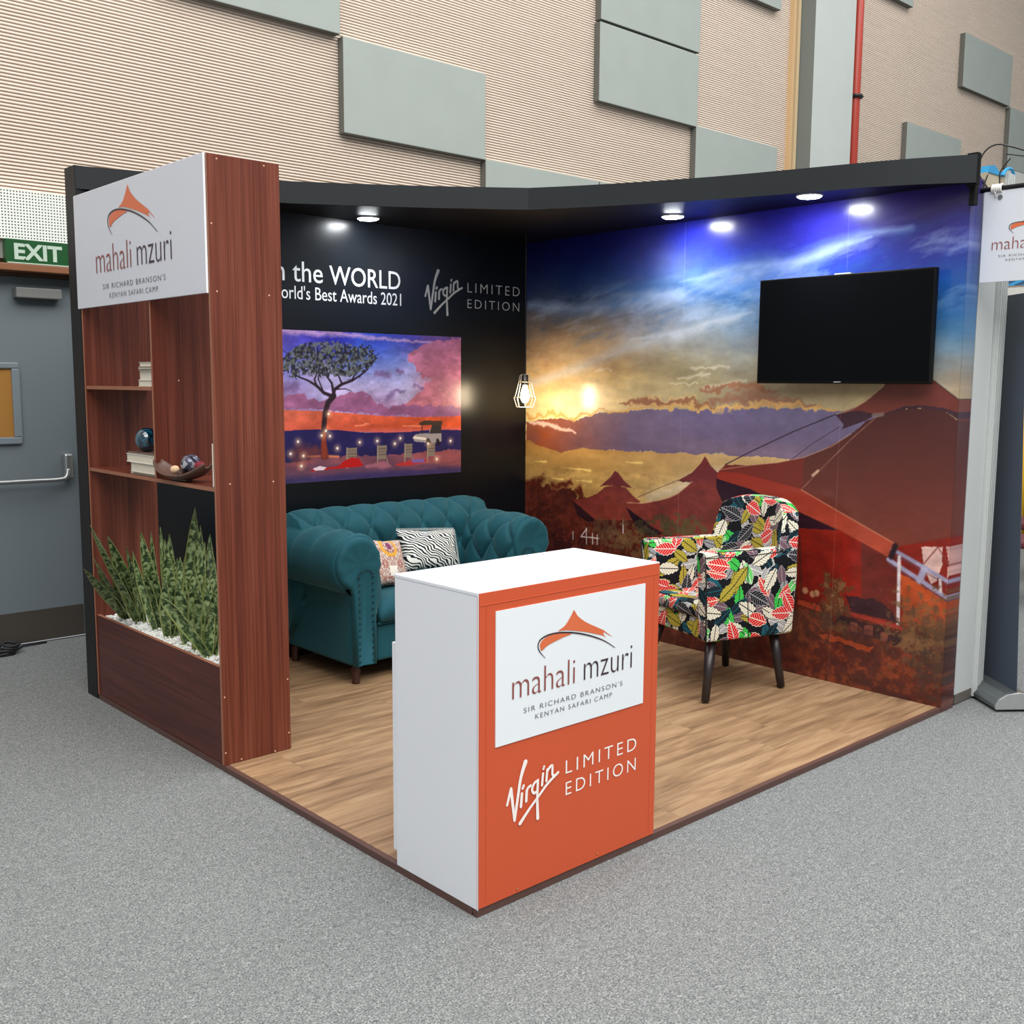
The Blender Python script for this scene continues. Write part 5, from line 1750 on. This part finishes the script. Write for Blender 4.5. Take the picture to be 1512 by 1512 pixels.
# (base y, base x, [(tip x, tip y, tip z, width, bend)])
PLANTS = [(2.831, 0.123, 'snake plant at the far left end of the planter, leaning outwards', [(-0.22, 2.463, 0.758, 0.05, (0, 0, 0.02)), (-0.14, 2.512, 0.767, 0.058, (0, 0, 0.03)), (-0.2, 2.397, 0.819, 0.03, (0, 0, 0)), (-0.03, 2.608, 0.683, 0.05, (0, 0, 0))]), (2.696, 0.142, 'snake plant second from the left, with a long leaf towards the black post', [(-0.24, 2.312, 0.975, 0.06, (0.0, 0, 0.03)), (-0.1, 2.481, 0.895, 0.055, (0, 0, 0.02)), (-0.02, 2.475, 0.841, 0.03, (0, 0, 0)), (-0.02, 2.564, 0.727, 0.055, (0, 0, 0)), (0.1, 2.671, 0.659, 0.05, (0, 0, 0))]), (2.511, 0.136, 'snake plant left of the middle with two tall crossing leaves', [(0.05, 2.468, 0.902, 0.055, (0, 0, 0.02)), (0.12, 2.517, 0.89, 0.03, (0, 0, 0)), (0.0, 2.449, 0.817, 0.04, (0, 0, 0)), (0.05, 2.438, 0.73, 0.055, (0, 0, 0)), (0.1, 2.419, 0.72, 0.055, (0, 0, 0))]), (2.314, 0.114, 'snake plant in the middle of the planter with thin pointed tips', [(0.1, 2.365, 0.93, 0.035, (0, 0, 0)), (0.14, 2.362, 0.895, 0.05, (0, 0, 0)), (0.08, 2.281, 0.885, 0.055, (0, 0, 0)), (0.14, 2.285, 0.791, 0.055, (0, 0, 0)), (0.05, 2.205, 0.73, 0.06, (0, 0, 0)), (0.2, 2.359, 0.755, 0.05, (0, 0, 0))]), (2.149, 0.109, 'snake plant right of the middle carrying the tallest leaf', [(0.16, 2.13, 1.038, 0.065, (0, 0, 0)), (0.1, 2.169, 0.816, 0.055, (0, 0, 0)), (0.14, 2.169, 0.861, 0.06, (0, 0, 0)), (0.05, 2.096, 0.722, 0.06, (0, 0, 0)), (0.2, 2.216, 0.806, 0.06, (0, 0, 0))]), (2.016, 0.113, 'snake plant second from the right with upright leaves', [(0.16, 2.083, 0.961, 0.055, (0, 0, 0)), (0.14, 2.0, 0.899, 0.055, (0, 0, 0)), (0.08, 1.994, 0.798, 0.06, (0, 0, 0)), (0.2, 2.109, 0.788, 0.05, (0, 0, 0)), (0.05, 1.897, 0.744, 0.055, (0, 0, 0))]), (1.879, 0.093, 'snake plant at the right end of the planter with one leaf arching forward', [(0.18, 2.034, 0.928, 0.05, (0, 0, 0)), (0.16, 1.961, 0.836, 0.045, (0, 0, 0)), (0.1, 1.844, 0.711, 0.05, (0, 0, 0)), (-0.12, 1.897, 0.697, 0.05, (-0.06, 0.02, 0.14)), (0.1, 1.89, 0.769, 0.05, (0, 0, 0))])]
for (by, bx, lab, lv) in PLANTS:
    r_ = thing('snake_plant', lab, 'plant', (bx, by, .42), group='snake plants in the planter')
    for (tx, ty, tz, w, bd) in lv:
        jx, jy = random.uniform(-.02, .02), random.uniform(-.02, .02)
        leaf(r_, (jx, jy, 0), (tx - bx, ty - by, tz - .42), w * 1.35, bd, random.uniform(.3, 1.2))
    MB().ball((0, 0, -.002), (.03, .03, .008), 8, 4).build('stem_base', M_snake, r_, smooth=True)

# ================================================================ things on the shelves
M_page = mat('book_pages', (214, 206, 190), .8, var=.1, scale=120)
M_cov = [mat('book_cover_cream', (206, 198, 182), .6), mat('book_cover_brown', (96, 70, 60), .6), mat('book_cover_white', (220, 218, 212), .6), mat('book_cover_grey', (122, 112, 106), .6)]


def book(label, x0, y0, z0, dx, dy, h, cov, group, rz=0.0, upright=False):
    r_ = thing('book', label, 'book', (x0, y0, z0), rz, group)
    if upright:
        MB().box(0, dx, .002, h - .002, .003, dy - .003).build('pages', M_page, r_)
        MB().box(-.001, dx + .002, 0, .002, 0, dy).box(-.001, dx + .002, h - .002, h, 0, dy).box(dx, dx + .002, 0, h, 0, dy).build('cover', M_cov[cov], r_)
    else:
        MB().box(.003, dx - .002, .003, dy - .003, .002, h - .002).build('pages', M_page, r_)
        MB().box(0, dx, 0, dy, 0, .002).box(0, dx, 0, dy, h - .002, h).box(dx - .002, dx, 0, dy, 0, h).build('cover', M_cov[cov], r_)


zz = 1.5732
for (h, cov, dy, dx, sh_, lb) in ((.028, 0, .145, .19, 0, 'cream book at the bottom of the upper shelf stack'), (.046, 2, .14, .18, .004, 'thick white book in the middle of the upper shelf stack'), (.012, 1, .13, .17, -.006, 'thin brown book near the top of the upper shelf stack'), (.020, 0, .135, .175, .003, 'cream book topping the upper shelf stack')):
    book(lb, .006 + sh_, 2.186, zz, dx, dy, h, cov, 'books stacked on the upper shelf')
    zz += h + .0003
zz = 1.1752
for (h, cov, dy, dx, sh_, lb) in ((.012, 0, .30, .2, .012, 'thin cream book under the pair of white books on the lower shelf'), (.043, 2, .27, .19, .0, 'lower thick white book under the blue glass ball'), (.038, 2, .30, .2, -.005, 'upper thick white book under the blue glass ball'), (.008, 1, .30, .2, 0, 'thin dark book carrying the blue glass ball')):
    book(lb, .008 + sh_, 2.186, zz, dx, dy, h, cov, 'books stacked on the lower shelf')
    zz += h + .0003
t = NT('blue_glass')
nz = t.noise(t.coord(), 16, 3, .6, 2.5)
t.base(t.ramp(nz, [(.42, C3(4, 22, 34)), (.55, C3(10, 64, 86)), (.70, C3(50, 130, 152))]))
t.set(.08, spec=.8)
t.b.inputs['Coat Weight'].default_value = 1.0
M_blue = t.m
bl = thing('glass_ball', 'blue swirled glass ball resting on the lower stack of books', 'ornament', (.062, 2.385, zz + .0545))
MB().ball((0, 0, 0), .055, 24, 16).build('ball', M_blue, bl, smooth=True)

bw_ = thing('wooden_bowl', 'shallow curved wooden bowl on the lower shelf beside the divider', 'bowl', (.033, 1.975, 1.1755), .156)
vs, fs = [], []
n_, m_ = 30, 12
for j in range(n_ + 1):
    v = j / n_ * 2 - 1
    for i in range(m_ + 1):
        u = i / m_ * 2 - 1
        rr = math.sqrt(max(0, 1 - v * v * .93)) * .062
        z = .012 + .055 * abs(v) ** 2.6 + .018 * abs(u) ** 2.2
        vs.append((u * rr, v * .178, z))
for j in range(n_):
    for i in range(m_):
        a = j * (m_ + 1) + i
        fs.append((a, a + 1, a + m_ + 2, a + m_ + 1))
bo_ = MB().add(vs, fs).build('bowl_body', mat('bowl_wood', (92, 66, 56), .45, var=.2, scale=25), bw_, smooth=True)
sm = bo_.modifiers.new('thickness', 'SOLIDIFY')
sm.thickness = .006
sm.offset = 1
MB().box(-.018, .018, -.05, .05, 0, .012).build('bowl_foot', bo_.data.materials[0], bw_, bevel=.003)
t = NT('silver_mosaic')
vo = t.n('ShaderNodeTexVoronoi')
vo.inputs['Scale'].default_value = 55
t.l(t.coord(), vo.inputs['Vector'])
t.base(t.ramp(vo.outputs['Color'], [(.3, C3(40, 42, 56)), (.6, C3(120, 120, 136)), (.8, C3(200, 200, 210))]))
t.set(.2, .6)
for nm, lb, cat_, loc, r_, m in (('mosaic_ball', 'round silver mosaic ball sitting in the wooden bowl', 'ornament', (.040, 1.905, 1.252), .042, t.m),
                                 ('dried_pod', 'pale shell shaped pod in the left half of the bowl', 'ornament', (.015, 2.005, 1.222), .019, mat('pale_pod', (214, 180, 144), .7)),
                                 ('dried_pod', 'crimson dried pod at the right end of the bowl', 'ornament', (.052, 1.845, 1.246), .021, mat('crimson_pod', (130, 26, 44), .7)),
                                 ('dried_pod', 'dark brown dried pod between mosaic ball and pale pod', 'ornament', (.035, 1.968, 1.215), .018, mat('dark_pod', (58, 32, 30), .7)),
                                 ('dried_pod', 'dark seed pod lying in front of the mosaic ball', 'ornament', (.000, 1.925, 1.212), .013, mat('dark_pod', (70, 46, 40), .7))):
    o_ = thing(nm, lb, cat_, loc)
    mb = MB().ball((0, 0, 0), (r_, r_ * 1.15, r_ * .92) if nm == 'dried_pod' else r_, 16, 10)
    if nm == 'dried_pod':
        rr_ = random.Random(lb)
        mb.v = [tuple(c * (1 + .10 * math.sin(i * 2.3 + 7 * c)) for c in v) for i, v in enumerate(mb.v)]
    mb.build('pod' if nm == 'dried_pod' else 'ball', m, o_, smooth=True)
book('thin white book standing upright against the bookcase side', .004, 1.6215, 1.1755, .17, .175, .014, 2, None, upright=True)

# ================================================================ hanging sign on its rod at the free end of the mural
hs = thing('hanging_sign', 'white hanging camp sign tied to a black rod beside the mural', 'sign', (3.1, -.02, 2.08))
MB().box(-.006, .0, -.72, .0, 0, .415).build('sign_board', mat('sign_board_white', (206, 211, 219), .5, var=.015, scale=3), hs, bevel=.001, bseg=1)
PH = lambda u, v, w: (-.0062 - w, -u + .02, v - 2.08)
camp_logo(PH, .070, 2.227, .70, hs, ky=.95)
MB().tube([(-.010, -.075, .385), (.004, -.075, .385)], .011, 12).build('eyelet', mat('eyelet_grey', (120, 122, 126), .4, .6), hs)
rod = thing('sign_rod', 'black metal rod reaching out from the mural wall to carry the sign', 'rod', (3.10, .0, 2.505))
MB().tube([(0, .0, 0), (0, -.8, 0)], .012, 10).build('rod', mat('rod_black', (20, 20, 22), .45), rod, smooth=True)
tie = MB()
for k in range(5):
    tie.tube([(.018 * math.cos(a), -.098 + .010 * k, .018 * math.sin(a)) for a in np.linspace(0, 2 * PI, 13)[:-1]], .005, 6, closed=True)
tie.tube([(-.012, -.056, .0), (-.016, -.075, -.02), (-.012, -.075, -.04)], .003, 5)
tag(tie.build('cable_tie', mat('white_cord', (216, 214, 208), .6), smooth=True), 'white cord wound round the black rod above the hanging sign', 'cord').location = (3.10, 0, 2.505)
lp = MB()
lp.tube(catmull([(3.12, -.02, 2.52), (3.10, .02, 2.60), (3.11, .0, 2.68), (3.12, -.05, 2.71), (3.12, -.12, 2.69), (3.12, -.25, 2.64), (3.13, -.45, 2.60)], 6), .004, 6)
lp.tube(catmull([(3.12, -.02, 2.58), (3.11, -.01, 2.52), (3.11, -.05, 2.48), (3.11, -.08, 2.52), (3.11, -.08, 2.58), (3.12, -.12, 2.64)], 6), .0035, 6)
lp.tube(catmull([(3.12, -.10, 2.66), (3.12, -.25, 2.62), (3.13, -.45, 2.56)], 6), .003, 6)
tag(lp.build('cable_loop', mat('black_wire', (26, 26, 28), .5), smooth=True), 'looping black cable above the rod at the mural corner', 'cable')

# ================================================================ neighbouring stand
M_alu = mat('aluminium', (196, 200, 198), .4, .15)
M_shell = mat('shell_panel_grey_white', (186, 190, 190), .55, scale=2)
nb = thing('shell_partition', 'grey white shell scheme partition with ribbed aluminium upright beside the mural', 'partition', (0, 0, 0))
MB().box(3.165, 3.352, .012, .018, .055, 2.50).build('wall_panel', M_shell, nb)
MB().box(3.165, 3.352, .008, .022, .008, .055).build('bottom_rail', mat('dark_rail', (96, 90, 84), .5), nb)
up_ = MB()
up_.box(3.355, 3.43, -.005, .065, .012, 2.62)
for k in range(4):
    x = 3.357 + k * .0205
    up_.box(x, x + .009, -.018, -.004, .012, 2.62)
up_.build('upright', M_alu, nb, bevel=.002)
MB().lathe([(.018, 0), (.018, .004), (.006, .006), (.006, .013)], 12, 3.395, .03, .0005).build('levelling_foot', M_alu, nb)
MB().box(3.165, 3.355, .004, .05, 2.50, 2.60).build('top_beam', mat('beige_beam', (176, 164, 142), .7), nb)
bl_ = MB()
bl_.prism([(3.17, 2.60), (3.30, 2.600), (3.36, 2.612), (3.33, 2.622), (3.28, 2.62), (3.24, 2.64), (3.18, 2.632)], lambda u, v, w: (u, w, v), .0, .04)
bl_.tube(catmull([(3.30, -.01, 2.60), (3.34, -.012, 2.635), (3.40, -.01, 2.64), (3.43, -.01, 2.615)], 4), .008, 6)
tag(bl_.build('plastic_wrap', mat('blue_plastic', (40, 140, 190), .3)), 'crumpled blue plastic wrap on top of the neighbouring partition', 'wrap')

# roll-up banner seen from behind
bn = thing('rollup_banner', 'roll up banner seen from behind with dark blue grey sheet and silver base', 'banner', (3.31, -.245, 0), math.atan2(.26, .21))
MB().prism([(.02, .085), (.82, .085), (.97, 2.05), (.17, 2.05)], lambda u, v, w: (u, w, v), -.001, .001).build('banner_sheet', mat('banner_back', (62, 72, 88), .5, var=.05, scale=2), bn)
prof = [(-.090, .012), (-.094, .03), (-.082, .062), (-.05, .086), (0, .094), (.06, .086), (.10, .062), (.118, .03), (.115, .012)]
MB().prism(prof, lambda u, v, w: (w, u, v), .0, .85).build('cassette', mat('cassette_metal', (120, 126, 128), .3, .7), bn, bevel=.003)
MB().prism([(a * 1.04, b * 1.04) for a, b in prof], lambda u, v, w: (w, u, v), -.012, .0).build('end_cap', mat('end_cap_silver', (176, 178, 178), .3, .6), bn, bevel=.003)
MB().tube([(.43, .012, .09), (.52, .012, 2.05)], .008, 8).build('support_pole', M_alu, bn)

# chairs and drapes of the stand further back
M_mar = mat('maroon_upholstery', (92, 36, 42), .7)
M_chr = mat('chrome_tube', (170, 170, 172), .25, .9)


def far_chair(loc, rz, label):
    r_ = thing('conference_chair', label, 'chair', loc, rz, 'maroon chairs at the stand behind')
    MB().box(-.22, .22, -.22, .22, .43, .49).build('seat', M_mar, r_, bevel=.02)
    MB().box(-.21, .21, .20, .245, .58, .86).build('backrest', M_mar, r_, bevel=.02)
    for sx_ in (-.21, .21):
        for sy_ in (-.19, .22):
            MB().tube([(sx_, sy_, .012), (sx_ * .95, sy_ * .9, .43)], .011, 8).build('leg', M_chr, r_, smooth=True)
        MB().tube([(sx_, .22, .43), (sx_, .235, .85)], .011, 8).build('back_post', M_chr, r_, smooth=True)
    MB().tube([(-.21, -.19, .15), (.21, -.19, .15)], .009, 8).build('crossbar', M_chr, r_, smooth=True)


far_chair((6.05, .82, 0), math.radians(200), 'maroon chair with chrome legs behind the roll up banner')
far_chair((7.1, 1.25, 0), math.radians(170), 'second maroon chair further back near the green drape')


def drape(name, x0, y0, x1, y1, z0, z1, m, label, cat):
    n = 60
    mb = MB()
    d = Vector((x1 - x0, y1 - y0))
    nr = Vector((-d.y, d.x)).normalized()
    vs = []
    for i in range(n + 1):
        k = i / n
        o_ = math.sin(k * 50) * .025
        for z in (z0, z1):
            vs.append((x0 + d.x * k + nr.x * o_, y0 + d.y * k + nr.y * o_, z))
    mb.add(vs, [(2 * i, 2 * i + 2, 2 * i + 3, 2 * i + 1) for i in range(n)])
    o_ = mb.build(name, m, smooth=True)
    s_ = o_.modifiers.new('thickness', 'SOLIDIFY')
    s_.thickness = .006
    tag(o_, label, cat)


drape('green_drape', 9.0, 2.62, 9.0, 2.145, .02, 2.28, mat('green_cloth', (14, 88, 44), .6), 'green cloth drape hanging at the far stand behind the banner', 'drape')
drape('yellow_drape', 8.93, 2.14, 8.93, 1.2, .02, 1.75, mat('yellow_cloth', (226, 178, 30), .6), 'yellow cloth drape hanging beside the green one at the far stand', 'drape')
t = NT('blue_stripes')
sp = t.n('ShaderNodeSeparateXYZ')
t.l(t.coord(), sp.inputs[0])
k_ = t.math('FRACT', t.math('MULTIPLY', t.math('ADD', sp.outputs[2], t.math('MULTIPLY', sp.outputs[1], .45)), 14))
t.base(t.mix(t.math('LESS_THAN', k_, .5), C3(30, 130, 180), C3(24, 60, 96)))
t.set(.5)
aw = thing('striped_awning', 'blue striped awning with white beam over the far stand', 'awning', (8.8, 2.6, 2.36))
MB().prism([(0, .22), (.25, .70), (.27, .70), (.02, .22)], lambda u, v, w: (u, w, v), -1.6, 0).build('awning_cloth', t.m, aw)
MB().box(0, .08, -1.6, 0, -.08, .20).build('awning_beam', mat('beam_white', (206, 206, 200), .6), aw)
for yy_ in (-.02, -1.55):
    MB().box(.02, .06, yy_ - .03, yy_ + .01, -2.36, -.08).build('awning_post', mat('beam_white2', (196, 196, 190), .6), aw)

# labels for parts that look different from the rest of their thing
for nm, lb in (('front_print', 'orange printed front'), ('logo_panel', 'white logo panel'), ('sign_panel', 'white sign with camp logo'), ('planter_front', 'dark red planter front'),
               ('acacia_print', 'printed sunset scene with acacia tree'), ('mural', 'printed sunset sky over red safari tents'), ('kick_plate', 'brown metal kick plate'),
               ('door_window_pane', 'amber window pane'), ('panic_bar', 'silver push bar'), ('banner_sheet', 'dark blue grey banner sheet'), ('cassette', 'silver banner base')):
    for o_ in bpy.data.objects:
        if o_.parent and o_.name.split('.')[0] == nm:
            o_['label'] = lb
